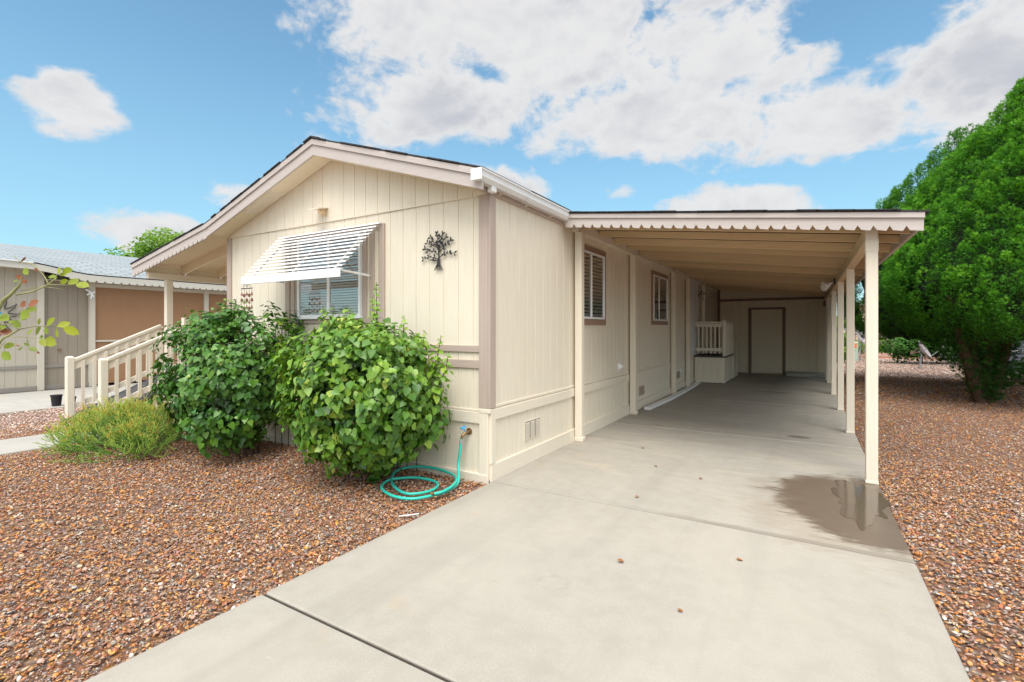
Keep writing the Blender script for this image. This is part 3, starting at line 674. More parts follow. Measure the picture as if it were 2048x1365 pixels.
# gable lamp hood
gl = root('wall_lamp', (-2.30, -.014, 2.73), 'small cream hooded lamp high on the gable wall above the awning', 'lamp')
MB().add([(-2.39, -.015, 2.79), (-2.21, -.015, 2.79), (-2.185, -.17, 2.755), (-2.37, -.17, 2.755), (-2.39, -.015, 2.78), (-2.21, -.015, 2.78), (-2.185, -.17, 2.745), (-2.37, -.17, 2.745)],
         [(0, 1, 2, 3), (7, 6, 5, 4), (0, 4, 5, 1), (1, 5, 6, 2), (2, 6, 7, 3), (3, 7, 4, 0)]).build('hood', M_creamx, gl)
MB().prism([(-.015, 2.78), (-.13, 2.748), (-.015, 2.69)], -2.27, -2.25, 'x').build('bracket', M_beam, gl)
MB().tube([(-2.26, -.05, 2.76), (-2.26, -.09, 2.715)], [.022, .03], 10).build('bulb_holder', M_beam, gl)

# ================================================================= CARPORT
K = root('carport', (1.6, 7.0, 0), 'cream open carport with scalloped mauve front edge and shingled top', 'carport')
ct = lambda x: 2.765 - .1155 * x
cp = lambda x: 2.765 - .1155 * x
KX0, KX1, KY = .075, 3.34, 1.52
MB().band([(KX0, ct(KX0)), (KX1, ct(KX1))], KY + .02, 13.36, -.012, -.03).build('roof_deck', painted('shade_toned_deck', (.16, .10, .055), .75, 'n', .15, .3), K)  # cream deck darkened: shade between the rafters is put into its colour
s2 = MB()
s2.band([(KX0 - .03, ct(KX0 - .03)), (KX1 + .03, ct(KX1 + .03))], KY - .025, 13.4, .004, -.010)
x = KX0
while x < KX1 - .2:
    w_ = random.uniform(.18, .34); s2.band([(x, ct(x)), (x + w_, ct(x + w_))], KY - .03 - random.random() * .012, KY + .3, .009 + random.random() * .007, .0041); x += w_
s2.build('shingles', M_shin, K)
MB().band([(KX0 - .03, ct(KX0 - .03)), (KX1, ct(KX1))], KY - .018, KY + .012, -.012, -.058).build('front_trim', M_fascia, K)
f_ = MB().scallop(KX0 - .015, KX1 - .005, ct, KY, KY + .026, -.060, -.165, .1125, .024, .040); f_.build('scalloped_fascia', M_fascia, K)
MB().box(KX1 - .03, KX1 - .004, KY + .028, 13.3, ct(KX1) - .135, ct(KX1) - .014, .002).build('eave_fascia', M_fascia, K)
jy = KY + .42
while jy < 13.2:
    jo = MB().band([(.095, ct(.095)), (KX1 - .032, ct(KX1))], jy, jy + .038, -.0305, -.112 + random.uniform(-.012, .008))
    jo.build('rafter', M_rafter, K); jy += .61
MB().box(.004, .088, 1.83, 13.2, 2.60, 2.70, .003).build('ledger_beam', M_creamy, K)
MB().box(2.955, 3.045, 1.785, 13.2, 2.195, 2.328, .004).build('outer_beam', M_beam, K)
for y in (1.86, 4.08, 6.93, 8.42, 10.45):
    MB().box(.034, .124, y, y + .09, .0, 2.598, .005).box(.028, .14, y - .004, y + .094, .0, .055, .006).build('inner_post', M_creamz, K)
for y in (1.69, 4.17, 6.30, 8.62, 11.15, 11.9):
    MB().box(2.957, 3.047, y, y + .09, .0, 2.194 if y > 2 else 2.325, .005).box(2.952, 3.051, y - .003, y + .093, .001, .03, .004).build('outer_post', M_creamz, K)
MB().box(2.954, 3.050, 1.687, 1.783, 2.09, 2.20, .004).build('post_splice', M_creamz, K)

# ---- shed closing the back
B = root('storage_shed', (1.45, 14.5, 0), 'cream storage room with mauve framed door across the back of the carport', 'shed')
PB = lambda a, d, z: (a, 13.34 - d, z)
MB().siding(.0, 3.05, .0, lambda x: ct(x) - .03, PB, .232, .016, .012).build('front_wall', painted('bounce_lit_shed_siding', (.83, .72, .55), .62, 'z', .07, .5), B, recalc=False)  # cream siding; warm, lifted carport light is put into its colour
MB().box(.0, 3.05, 16.6, 16.66, 0, 2.3).box(3.0, 3.05, 13.4, 16.6, 0, 2.3).box(-.0, .05, 13.4, 16.6, 0, 2.3).build('back_walls', M_cream, B)
MB().band([(0, 2.72), (3.3, 2.36)], 13.41, 16.9, .02, -.03).build('roof', M_shin, B)
MB().box(.03, .11, 13.30, 13.338, .0, 2.66, .003).build('trim_board', painted('deep_mauve_trim', (.235, .14, .10), .65, 'z', .08, .3), B)
M_deep = MATS['deep_mauve_trim']
MB().box(.11, 3.0, 13.30, 13.338, 2.265, 2.335, .003).build('trim_board', M_deep, B)
do = MB().box(1.03, 1.872, 13.312, 13.338, .02, 1.985, .003).build('door', M_door, B)
MB().box(.94, 1.024, 13.30, 13.338, .0, 2.045, .003).box(1.878, 1.962, 13.30, 13.338, .0, 2.045, .003).box(1.024, 1.878, 13.30, 13.338, 1.99, 2.045, .003).build('door_frame', M_deep, do)
MB().tube([(1.80, 13.312, .93), (1.80, 13.28, .93), (1.80, 13.25, .93)], [.012, .02, .03], 12).tube([(1.80, 13.311, .93), (1.80, 13.305, .93)], .034, 12).build('knob', M_galv, do)
MB().box(2.0, 3.052, 12.6, 13.29, .0, .10, .01).build('concrete_step', M_walk, B)
MB().box(2.93, 3.05, 13.0, 13.298, 2.05, 2.19, .003).build('corner_block', M_deep, B)

# ---- landing and steps at the side door
L = root('side_landing', (.4, 10.6, 0), 'cream wooden landing with railing below the white side door', 'landing')
MB().box(.03, .745, 9.52, 11.0, .02, .655, .004).build('base', M_cream, L)
MB().box(.03, .745, 9.50, 9.519, .58, .66, .003).box(.03, .745, 9.50, 9.519, .02, .12, .003).box(.03, .12, 9.50, 9.519, .12, .58, .003).box(.60, .745, 9.50, 9.519, .12, .58, .003).box(.25, .262, 9.512, 9.519, .12, .58).box(.42, .432, 9.512, 9.519, .12, .58).build('front_frame', M_creamx, L)
MB().box(.02, .78, 9.49, 11.02, .661, .70, .004).build('deck', M_mat, L)
for i in range(3): MB().box(.12, .74, 11.02 + i * .32, 11.02 + (i + 1) * .32, .02, .50 - i * .17, .004).build('step', M_mat, L)
MB().prism([(11.001, .02), (12.07, .02), (12.07, .07), (11.001, .655)], .746, .772, 'x').build('stringer', M_creamy, L)
for y in (9.50, 10.96): MB().box(.70, .775, y, y + .075, .70, 1.60, .004).build('newel_post', M_creamz, L)
MB().box(.735, .775, 11.95, 12.0, .1, 1.05, .003).build('newel_post', M_creamz, L)
for q in ((9.515, 9.56, 1.53, 1.57), (9.525, 9.55, 1.44, 1.52), (9.525, 9.55, .82, .90)): MB().box(.04, .70, *q, .003).build('front_rail', M_creamx, L)
MB().box(.72, .765, 9.575, 10.96, 1.53, 1.57, .003).build('side_rail', M_creamy, L)
MB().bar((.75, 11.03, 1.55), (.75, 12.0, 1.03), .045, .04).build('side_rail', M_creamy, L)
for i in range(6): MB().box(.10 + i * .1, .135 + i * .1, 9.551, 9.57, .76, 1.52, .002).build('baluster', M_creamz, L)
for i in range(10): MB().box(.745, .765, 9.68 + i * .125, 9.715 + i * .125, .70, 1.53, .002).build('baluster', M_creamz, L)

# lantern by the side door
ln = root('wall_lantern', (.05, 10.15, 2.25), 'small black lantern on the wall right of the white side door', 'lamp')
ar = [(.0 + .012, 10.15, 2.28)] + [(.05 + .05 - .05 * math.cos(a), 10.15, 2.34 + .05 * math.sin(a)) for a in [k * math.pi / 6 for k in range(7)]]
MB().tube(ar, .007, 6).tube([(.001, 10.15, 2.28), (.02, 10.15, 2.28)], .04, 12).build('bracket', M_black, ln)
MB().tube([(.15, 10.15, 2.34), (.15, 10.15, 2.32), (.15, 10.15, 2.31)], [.012, .05, .058], 8).tube([(.15, 10.15, 2.17), (.15, 10.15, 2.16)], [.04, .02], 8).build('cap', M_black, ln)
MB().tube([(.15, 10.15, 2.309), (.15, 10.15, 2.171)], [.05, .036], 8).build('shade', M_glass, ln)
# twin floodlight under the beam
fl = root('floodlight', (2.93, 6.9, 2.27), 'white twin-headed floodlight on the outer carport beam', 'lamp')
MB().box(2.93, 2.954, 6.85, 6.97, 2.20, 2.32, .006).build('mount', M_black, fl)
for dy, dz in ((-.10, -.03), (.08, -.06)):
    c = Vector((2.86, 6.91 + dy, 2.25 + dz)); d = Vector((-.7, -.55, -.35)).normalized()
    MB().tube([(2.931, 6.91, 2.26), c], .012, 8).tube([c, c + d * .03, c + d * .1, c + d * .13], [.028, .035, .062, .064], 14).build('lamp_head', M_white, fl, smooth=False)
    MB().tube([c + d * .1305, c + d * .14], [.058, .03], 14).build('lens', M_blind, fl)

# white downspout length lying on the slab
ds = MB()
p0 = [(.15, 4.66), (.20, 6.0), (.20, 7.3), (.17, 8.6), (.13, 9.44)]
for a, b in zip(p0[:-1], p0[1:]): ds.bar((a[0], a[1], .022), (b[0], b[1] + .002, .022), .105, .045)
dso = ds.build('downspout', M_white); tag(lift(dso, (.13, 7, 0)), 'white length of downspout lying along the wall under the carport', 'downspout')

# ================================================================= AWNING
A = root('window_awning', (-2.2, -.02, 2.5), 'white slatted metal awning over the front window', 'awning')
NS = 12
for k in range(NS):
    t0 = k / NS; y = -.03 - .455 * t0; z = 2.525 - .53 * t0 ** 1.02
    xl = -3.085 ; xr = -1.345 - .075 * t0
    MB().add([(xl, y + .004, z), (xr, y + .004, z), (xr, y - .036, z - .010), (xl, y - .036, z - .010), (xl, y - .038, z - .025), (xr, y - .038, z - .025), (xl, y + .006, z - .003), (xr, y + .006, z - .003), (xl, y - .034, z - .014), (xr, y - .034, z - .014)],
             [(0, 1, 2, 3), (3, 2, 5, 4), (6, 8, 9, 7), (0, 3, 8, 6), (1, 7, 9, 2)]).build('slat', M_white, A, recalc=False)
MB().box(-3.11, -1.42, -.512, -.498, 1.905, 1.995, .003).box(-3.11, -1.42, -.498, -.47, 1.985, 1.995, .002).build('valance', M_white, A)
for x in (-2.93, -2.2, -1.53): MB().bar((x, -.03, 2.49), (x, -.49, 1.985), .02, .012).build('slat_rail', M_white, A)
for x in (-3.0, -1.50): MB().bar((x, -.49, 1.99), (x - .02, -.03, 1.965), .012, .022).build('support_arm', M_white, A)

# ---- wind chime on the awning's front corner
wc = root('wind_chime', (-3.03, -.49, 1.6), 'wind chime of small bronze charms hanging from the left end of the awning', 'wind chime')
MB().tube([(-3.10, -.49, 1.875), (-3.06, -.495, 1.915), (-3.02, -.49, 1.875)], .003, 5).tube([(-3.03, -.49, 1.875), (-2.99, -.495, 1.912), (-2.95, -.49, 1.875)], .003, 5).tube([(-3.14, -.49, 1.86), (-2.92, -.49, 1.86)], .006, 6).build('hanger', M_black, wc)
for i in range(5):
    x = -3.13 + i * .05; s_ = MB().tube([(x, -.49, 1.86), (x, -.49, 1.62 + .03 * (i % 2))], .0018, 4); s_.build('string', M_black, wc)
    for j in range(3):
        z = 1.80 - j * .075 - (i % 2) * .02
        if (i + j) % 2: MB().tube([(x, -.495, z), (x, -.485, z)], .021, 10).build('charm', M_bronze, wc)
        else: MB().tube([(x, -.49, z + .02), (x, -.49, z - .02)], [.003, .014], 8).build('charm', M_bronze, wc)

# ---- house numbers
def stroke(pts, name, cx, cz, label):
    sm = []
    for i in range(len(pts) - 1):
        p0_, p1, p2, p3 = pts[max(i - 1, 0)], pts[i], pts[i + 1], pts[min(i + 2, len(pts) - 1)]
        for k in range(5):
            u = k / 5; sm.append(tuple(.5 * ((2 * p1[j]) + (-p0_[j] + p2[j]) * u + (2 * p0_[j] - 5 * p1[j] + 4 * p2[j] - p3[j]) * u * u + (-p0_[j] + 3 * p1[j] - 3 * p2[j] + p3[j]) * u ** 3) for j in (0, 1)))
    sm.append(pts[-1])
    o = MB().tube([(cx + .085 * a, -.012, cz + .115 * b) for a, b in sm], .0055, 6).build(name, M_black); tag(lift(o, (cx, 0, cz - .06)), label, 'house number')
stroke([(-.32, .42), (-.05, .5), (.25, .38), (.2, .12), (-.05, .02), (.22, -.08), (.28, -.35), (0, -.5), (-.32, -.4)], 'house_number', -4.125, 1.735, 'thin black numeral 3 on the front wall, left of the wind chime')
stroke([(.28, .42), (.02, .46), (-.22, .2), (-.28, -.15), (-.15, -.45), (.15, -.48), (.28, -.22), (.1, .0), (-.15, -.02), (-.27, -.18)], 'house_number', -4.035, 1.655, 'thin black numeral 6 on the front wall, lower than the 3')

# ---- metal tree ornament
T = root('tree_ornament', (-.58, -.02, 1.965), 'black metal tree with small leaves hung on the front wall right of the window', 'wall art')
tm = MB(); lf = []
Y0 = -.022
def P2(a, b): return (-.58 + a, Y0, 1.965 + b)
for dx in (-.055, -.035, -.015, .01, .03, .05): tm.tube([P2(dx * .15, .12), P2(dx * .3, .06), P2(dx * .8, .025), P2(dx, .0)], [.006, .005, .004, .003], 5)
tm.tube([P2(0, .05), P2(.004, .13), P2(-.002, .2)], [.010, .008, .007], 6)
brs = [[(0, .1), (-.05, .13), (-.12, .14), (-.19, .125)], [(0, .12), (.06, .15), (.13, .16), (.19, .155)], [(0, .15), (-.06, .19), (-.13, .2), (-.17, .225)], [(0, .17), (.05, .21), (.11, .25), (.15, .28)],
       [(-.002, .19), (-.03, .25), (-.07, .29), (-.10, .33)], [(-.002, .2), (.02, .26), (.03, .32), (.05, .35)], [(-.002, .2), (-.01, .27), (-.015, .33), (-.02, .36)], [(-.002, .19), (.04, .24), (.06, .29), (.09, .32)], [(-.02, .23), (-.08, .25), (-.14, .28)]]
for br in brs:
    tm.tube([P2(*q) for q in br], [.005] + [.0035] * (len(br) - 1), 5)
    for q in range(1, len(br)):
        lf.append(((br[q][0] + br[q - 1][0]) / 2, (br[q][1] + br[q - 1][1]) / 2, random.uniform(.3, 2.8)))
        for sgn in (-1, 1):
            a = math.atan2(br[q][1] - br[q - 1][1], br[q][0] - br[q - 1][0]) + sgn * random.uniform(.5, 1.1)
            lf.append((br[q][0], br[q][1], a))
tm.build('branches', M_black, T)
lm = MB()
for a, b, an in lf:
    c, s_ = math.cos(an), math.sin(an); Lh = random.uniform(.034, .046)
    q = [(0.004, 0), (.35 * Lh, .22 * Lh), (.7 * Lh, .17 * Lh), (Lh, 0), (.7 * Lh, -.17 * Lh), (.35 * Lh, -.22 * Lh)]
    pts_ = [P2(a + u * c - v * s_, b + u * s_ + v * c) for u, v in q]
    lm.add(pts_ + [(p_[0], p_[1] - .003, p_[2]) for p_ in pts_], [tuple(range(6)), tuple(range(11, 5, -1))] + [(i, (i + 1) % 6, (i + 1) % 6 + 6, i + 6) for i in range(6)])
lm.build('metal_leaves', M_black, T)
MB().tube([P2(-.11, .112), P2(-.06, .105), P2(-.02, .10)], [.004, .010, .004], 6).build('perched_bird', M_black, T)

# ---- tap and hose
tp = root('garden_tap', (-.237, 0, .42), 'brass garden tap with blue handle on the skirting near the corner', 'tap')
MB().tube([(-.225, -.002, .43), (-.225, -.01, .43)], [.034, .030], 14).tube([(-.225, -.01, .43), (-.232, -.06, .425), (-.245, -.085, .40), (-.25, -.095, .37)], [.014, .015, .014, .012], 10).build('body', M_brass, tp)
MB().tube([(-.232, -.055, .43), (-.245, -.068, .468)], .006, 6).tube([(-.246, -.07, .468), (-.250, -.074, .48)], [.028, .026], 8).build('handle', M_blue, tp)
def cat(pts, n=8):
    r = []
    for i in range(len(pts) - 1):
        p0_, p1, p2, p3 = [Vector(pts[max(0, min(len(pts) - 1, j))]) for j in (i - 1, i, i + 1, i + 2)]
        for k in range(n):
            u = k / n; r.append(.5 * ((2 * p1) + (-p0_ + p2) * u + (2 * p0_ - 5 * p1 + 4 * p2 - p3) * u * u + (-p0_ + 3 * p1 - 3 * p2 + p3) * u ** 3))
    r.append(Vector(pts[-1])); return r
def gpx(u, v, z=.012):     # a spot on the ground read off the photograph
    dep = 977.24 * (1.4 - z) / (v - 657.2); lat = (u - 1024) / 977.24 * dep
    return (CX + FX * dep + RX * lat, CY + FY * dep + RY * lat, z)
hp = [(-.25, -.098, .37), (-.252, -.11, .27), (-.262, -.125, .13), gpx(916, 965, .03), gpx(895, 982), gpx(870, 990), gpx(825, 998), gpx(785, 992), gpx(763, 976), gpx(775, 962), gpx(800, 957), gpx(835, 956),
      gpx(868, 963), gpx(875, 973), gpx(855, 984), gpx(815, 988), gpx(790, 975), gpx(783, 957), gpx(795, 941, .025), gpx(830, 934, .035), gpx(868, 937, .035), gpx(900, 947, .03), gpx(913, 958, .045), gpx(905, 972, .04), gpx(885, 984, .035), gpx(868, 988, .03)]
ho = MB().tube(cat(hp, 7), .0125, 8).build('hose_line', M_hose, None, smooth=True)
hr = root('garden_hose', (-.5, -.35, 0), 'turquoise garden hose coiled on the gravel and joined to the tap', 'hose')
ho.parent = hr; ho.data.transform(Matrix.Translation(-hr.location))
e = Vector(hp[-1]); MB().tube([e, e + Vector((-.03, -.004, 0))], .015, 8).build('end_fitting', M_brass, hr)
MB().tube([(-.25, -.095, .365), (-.251, -.102, .33)], .016, 8).build('coupling', M_galv, hr)

# ================================================================= RAMP
RP = root('entry_ramp', (-6.05, -.45, 0), 'cream railed ramp climbing to the porch with dark tread strip', 'ramp')
sl = .455
MB().prism([(-1.04, -.03), (.12, -.03), (.12, .11 + sl * 1.14), (-1.04, .10)], -6.50, -5.58, 'x').build('ramp_base', M_cream, RP)
MB().prism([(-1.07, .105), (-1.07, .123), (.12, .123 + sl * 1.19), (.12, .105 + sl * 1.19)], -6.53, -5.55, 'x').build('tread_surface', M_mat, RP)
for xx, y0_, zt_ in ((-6.50, -1.02, 1.005), (-5.60, -.945, 1.0)):
    # newel with rounded top
    h_ = .045; nm = MB().box(xx - h_, xx + h_, y0_ - h_, y0_ + h_, .0, zt_ - .035, .008)
    prv = None
    for k in range(4):
        a = k * math.pi / 8; rr = h_ * (math.cos(a) * .96 + .02); z_ = zt_ - .036 + .036 * math.sin(a) * 1.05
        ring = [(xx - rr, y0_ - rr, z_), (xx + rr, y0_ - rr, z_), (xx + rr, y0_ + rr, z_), (xx - rr, y0_ + rr, z_)]
        if prv: nm.add(prv + ring, [(0, 1, 5, 4), (1, 2, 6, 5), (2, 3, 7, 6), (3, 0, 4, 7), (4, 5, 6, 7)])
        prv = ring
    nm.build('newel_post', M_creamz, RP)
    ys, ye = y0_ + h_, .12; zr = lambda y: .955 + sl * (y - (-.95))
    def slope_bar(w_, z_off, hgt):
        return [(ys, zr(ys) + z_off), (ye, zr(ye) + z_off), (ye, zr(ye) + z_off + hgt), (ys, zr(ys) + z_off + hgt)]
    MB().prism(slope_bar(0, -.02, .04), xx - .04, xx + .04, 'x').build('handrail', M_creamy, RP)
    MB().prism(slope_bar(0, -.135, .112), xx - .018, xx + .018, 'x').build('top_rail', M_creamy, RP)
    MB().prism(slope_bar(0, -.70, .075), xx - .018, xx + .018, 'x').build('bottom_rail', M_creamy, RP)
    y = y0_ + .12
    while y < .1:
        MB().prism([(y, zr(y) - .72), (y + .04, zr(y + .04) - .72), (y + .04, zr(y + .04) - .05), (y, zr(y) - .05)], xx + .0182, xx + .040, 'x').build('baluster', M_creamz, RP); y += .135
MB().box(-5.64, -5.56, .03, .11, .55, 1.56, .004).build('newel_post', M_creamz, RP)

# flower pots by the ramp
for i, (x, y, r, h_, lb) in enumerate(((-9.10, -.42, .085, .20, 'taller black plastic flower pot at the edge of the neighbour driveway'), (-9.02, -.24, .075, .15, 'shorter black plastic flower pot beside the taller one at the driveway edge'))):
    V = MB().tube([(x, y, .001), (x, y, h_ - .02), (x, y, h_ - .019), (x, y, h_), (x, y, h_ - .005), (x, y, h_ - .05)], [r * .75, r * .95, r * 1.05, r * 1.05, r * .9, r * .85], 16)
    tag(lift(V.build('flower_pot', M_pot), (x, y, 0)), lb, 'flower pot', 'black flower pots at the driveway edge')

# ================================================================= PLANTS
HEART = [(0, 0, 0), (.20, -.12, .05), (.44, .02, .10), (.46, .30, .10), (.27, .66, .05), (0, 1.02, -.05), (-.20, -.12, .05), (-.44, .02, .10), (-.46, .30, .10), (-.27, .66, .05), (0, .45, .0)]
HF = [(0, 1, 2, 3, 10), (10, 3, 4, 5), (0, 10, 8, 7, 6), (10, 5, 9, 8)]
OVAL = [(0, 0, 0), (.24, .25, .05), (.26, .6, .05), (0, 1, -.02), (-.24, .25, .05), (-.26, .6, .05), (0, .5, 0)]
OF = [(0, 1, 2, 6), (6, 2, 3), (0, 6, 5, 4), (6, 3, 5)]
def lump(d, seed, k=2.3, amp=.16):
    r = np.random.RandomState(seed); s_ = np.zeros(len(d))
    for _ in range(7):
        v = r.normal(0, 1, 3) * k; s_ += np.sin(d @ v + r.uniform(0, 6.28))
    return 1 + amp * s_ / 3
def heart_bush(name, base, c, rad, n, size, m, label, seed, shoots, flat_bottom=.04):
    rt = root(name, (base[0], base[1], 0), label, 'bush')
    r = np.random.RandomState(seed)
    nc = n // 24                      # leaves sit in clumps round twig ends, with gaps between
    cd = norm(r.normal(0, 1, (nc, 3))); pw = (np.abs(cd) ** 3.0).sum(1) ** (-1 / 3.0)
    cr = lump(cd, seed, 2.4, .13) * r.uniform(.80, 1.06, nc) * pw * .93
    nar = np.where(cd[:, 2] < 0, 1 + cd[:, 2] * .20, 1 + .09 * np.sin(3.14 * np.clip(cd[:, 2], 0, 1)))
    cc_ = np.array(c) + cd * np.array(rad) * (cr * nar)[:, None]
    own = r.randint(0, nc, n); dl = norm(r.normal(0, 1, (n, 3))); d = cd[own]
    pos = cc_[own] + dl * (r.rand(n) ** .4 * .12)[:, None] - d * (.04 * r.rand(n))[:, None]
    nin = n // 4; di = norm(r.normal(0, 1, (nin, 3))); pos = np.concatenate([pos, np.array(c) + di * np.array(rad) * (.55 + .25 * r.rand(nin))[:, None]]); d = np.concatenate([d, di]); dl = np.concatenate([dl, di]); tone = np.concatenate([r.normal(0, .15, nc)[own], np.full(nin, -.3)])  # inner leaves toned darker, painting in the shade between clumps
    ok = (pos[:, 2] > flat_bottom) & (pos[:, 1] < -.015)
    pos, d, dl, tone = pos[ok], d[ok], dl[ok], tone[ok]; N = len(pos)
    nr = norm(d * .8 + dl * .55 + r.normal(0, .38, (N, 3)) + np.array([0, -.15, .45]))
    tp_ = norm(np.array([0, 0, -.8]) + d * .4 + dl * .4 + r.normal(0, .5, (N, 3)))
    sz = size * (.38 + .85 * r.rand(N) ** 1.2) * (1.0 - .25 * (d[:, 2] > .5) * r.rand(N))
    V = place(HEART, pos - tp_ * sz[:, None] * .4, nr, tp_, sz)
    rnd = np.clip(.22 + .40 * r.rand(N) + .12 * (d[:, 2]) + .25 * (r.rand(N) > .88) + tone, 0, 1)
    # upright shoots with small young leaves
    tw = MB(); P_, N_, T_, S_, C_ = [], [], [], [], []
    for (sx_, sy, sz0, sz1, lean) in shoots:
        top = Vector((sx_ + lean, sy, sz1)); bot = Vector((sx_, sy, sz0)); tw.tube([bot, (bot + top) / 2 + Vector((.015, 0, 0)), top], [.006, .005, .002], 5)
        k = max(6, int((sz1 - sz0) / .015))
        for i in range(k):
            f = i / k; p_ = bot.lerp(top, f); a = i * 2.4 + r.rand()
            out = Vector((math.cos(a), math.sin(a), 0)); sc = size * (1.2 - .65 * f) * r.uniform(.7, 1.1)
            P_.append(p_ + out * r.uniform(.005, .05) * (1.1 - f)); N_.append((out.x * .4 + r.normal(0, .2), out.y * .4 - .5, .8)); T_.append((out.x, out.y, -.35)); S_.append(sc); C_.append(.55 + .4 * r.rand())
    V2 = place(HEART, np.array([tuple(a) for a in P_]), np.array(N_), np.array(T_), np.array(S_))
    bulk('leaves', np.concatenate([V, V2]), HF, np.concatenate([rnd, C_]), m, rt)
    # woody stems
    for i in range(16):
        a = r.uniform(0, 6.28); e_ = np.array(c) + norm(np.array([[math.cos(a), math.sin(a), r.uniform(-.2, .9)]]))[0] * np.array(rad) * .85
        b0 = np.array([base[0] + r.normal(0, .035), base[1] + r.normal(0, .03), -.03]); mid = b0 * .5 + e_ * .5 + np.array([0, 0, .05]) + r.normal(0, .03, 3)
        e_[1] = min(e_[1], -.03); mid[1] = min(mid[1], -.03)
        tw.tube([b0, mid, e_], [.022 if i < 4 else .012, .011, .003], 6)
    tw.build('branches', M_bark, rt)
    # tiny pinkish blossoms
    nb = 55; d2 = norm(r.normal(0, 1, (nb, 3))); d2[:, 1] = -np.abs(d2[:, 1]); pb_ = np.array(c) + d2 * np.array(rad) * .98; pb_ = pb_[pb_[:, 2] > .3]; nb = len(pb_)
    bulk('blossoms', place(OVAL, pb_, norm(d2[:nb] + .3), np.tile([[.2, -.3, .9]], (nb, 1)), np.full(nb, .016)), OF, r.rand(nb), M_petal, rt)['kind'] = 'stuff'
    return rt
heart_bush('heart_leaf_bush', (-2.86, -.50), (-3.10, -.64, .77), (.74, .60, .80), 10500, .064, M_heart, 'dark green heart-leaved bush left of the front window, beside the ramp', 3,
           [(-3.03, -.75, 1.45, 1.74, .02), (-3.62, -.75, 1.3, 1.62, -.05), (-3.35, -.8, 1.4, 1.60, .03), (-3.80, -.85, 1.2, 1.40, -.10), (-2.62, -.55, 1.3, 1.50, .03), (-3.18, -.8, 1.4, 1.58, 0), (-2.80, -.7, 1.35, 1.55, .02)])
heart_bush('heart_leaf_bush', (-1.02, -.42), (-1.04, -.60, .71), (.74, .54, .78), 11500, .066, M_heart2, 'bright green heart-leaved bush below the right end of the window', 9,
           [(-1.00, -.45, 1.25, 1.84, .02), (-1.05, -.42, 1.25, 1.70, -.02), (-.95, -.5, 1.25, 1.66, .03), (-1.55, -.6, 1.2, 1.62, .0), (-.62, -.5, 1.2, 1.52, .04), (-.30, -.45, 1.0, 1.34, .10), (-.40, -.5, 1.0, 1.36, .05), (-.22, -.42, .95, 1.2, .08), (-1.32, -.62, 1.2, 1.46, .0), (-.8, -.55, 1.2, 1.46, .02)])

# pencil bush: bundles of thin forking stems
pt = root('pencil_bush', (-4.35, -1.2, 0), 'low yellow-green pencil bush with orange tips in front of the ramp', 'bush')
PV, PR = [], []; r = np.random.RandomState(5)
PRISM = None
segs = []
def grow(p, d, lev, rad, ln):
    q = p
    for k in range(2):
        d = (d + Vector(r.normal(0, .10, 3)) + Vector((0, 0, .05))).normalized(); q2 = q + d * ln / 2
        if q2.z < .015: q2.z = .02
        segs.append((q.copy(), q2.copy(), rad, lev, d.copy())); q = q2
    if lev < 4:
        nb = 2 if r.rand() < .55 else 3
        for i in range(nb):
            dd_ = (d + Vector(r.normal(0, .42, 3)) + Vector((0, 0, .12 * lev))).normalized(); grow(q, dd_, lev + 1, rad * .86, ln * r.uniform(.62, .88))
for i in range(120):
    a = r.uniform(0, 6.28); s0 = r.rand() ** .5; bx_, by_ = -4.32 + .50 * s0 * math.cos(a), -1.15 + .25 * s0 * math.sin(a)
    out = Vector((math.cos(a) * s0 * 1.1, math.sin(a) * s0 * 1.1, .28 + .75 * (1 - s0))).normalized()
    grow(Vector((bx_, by_, .0)), out, 0, .0052, r.uniform(.145, .20))
A0 = np.array([tuple(s_[0]) for s_ in segs]); A1 = np.array([tuple(s_[1]) for s_ in segs]); Rr = np.array([s_[2] for s_ in segs]); Lv = np.array([s_[3] for s_ in segs])
Dd = norm(A1 - A0); U_ = norm(np.cross(Dd, np.array([.31, .52, .79]))); V_ = np.cross(Dd, U_)
PVt = np.zeros((len(segs), 8, 3))
for k in range(4):
    a = k * math.pi / 2; off = (U_ * math.cos(a) + V_ * math.sin(a)) * Rr[:, None]
    PVt[:, k] = A0 + off; PVt[:, k + 4] = A1 + off * .9
hfrac = np.clip(A1[:, 2] / .5, 0, 1)
rn = np.clip(.15 + .12 * Lv + .25 * hfrac * (Lv >= 3) + r.rand(len(segs)) * .25 - .1, 0, 1); rn *= .85; rn[(Lv == 4) & (r.rand(len(segs)) < .20) & (hfrac > .5)] = .97
bulk('stems', PVt, [(0, 1, 5, 4), (1, 2, 6, 5), (2, 3, 7, 6), (3, 0, 4, 7), (4, 5, 6, 7)], rn, M_pencil, pt)

# small weed on the gravel
wx, wy, _ = gpx(748, 962, 0); nW = 26; r = np.random.RandomState(2)
wp = np.array([wx, wy, .0]) + np.stack([r.normal(0, .006, nW), r.normal(0, .006, nW), r.uniform(-.005, .02, nW)], 1)
wd = bulk('weed', place(OVAL, wp, norm(r.normal(0, .4, (nW, 3)) + [0, 0, 1]), r.normal(0, 1, (nW, 3)), np.full(nW, .07)), OF, r.rand(nW), M_shrub)
tag(lift(wd, (wx, wy, 0)), 'tiny green weed in the gravel in front of the right bush', 'weed')

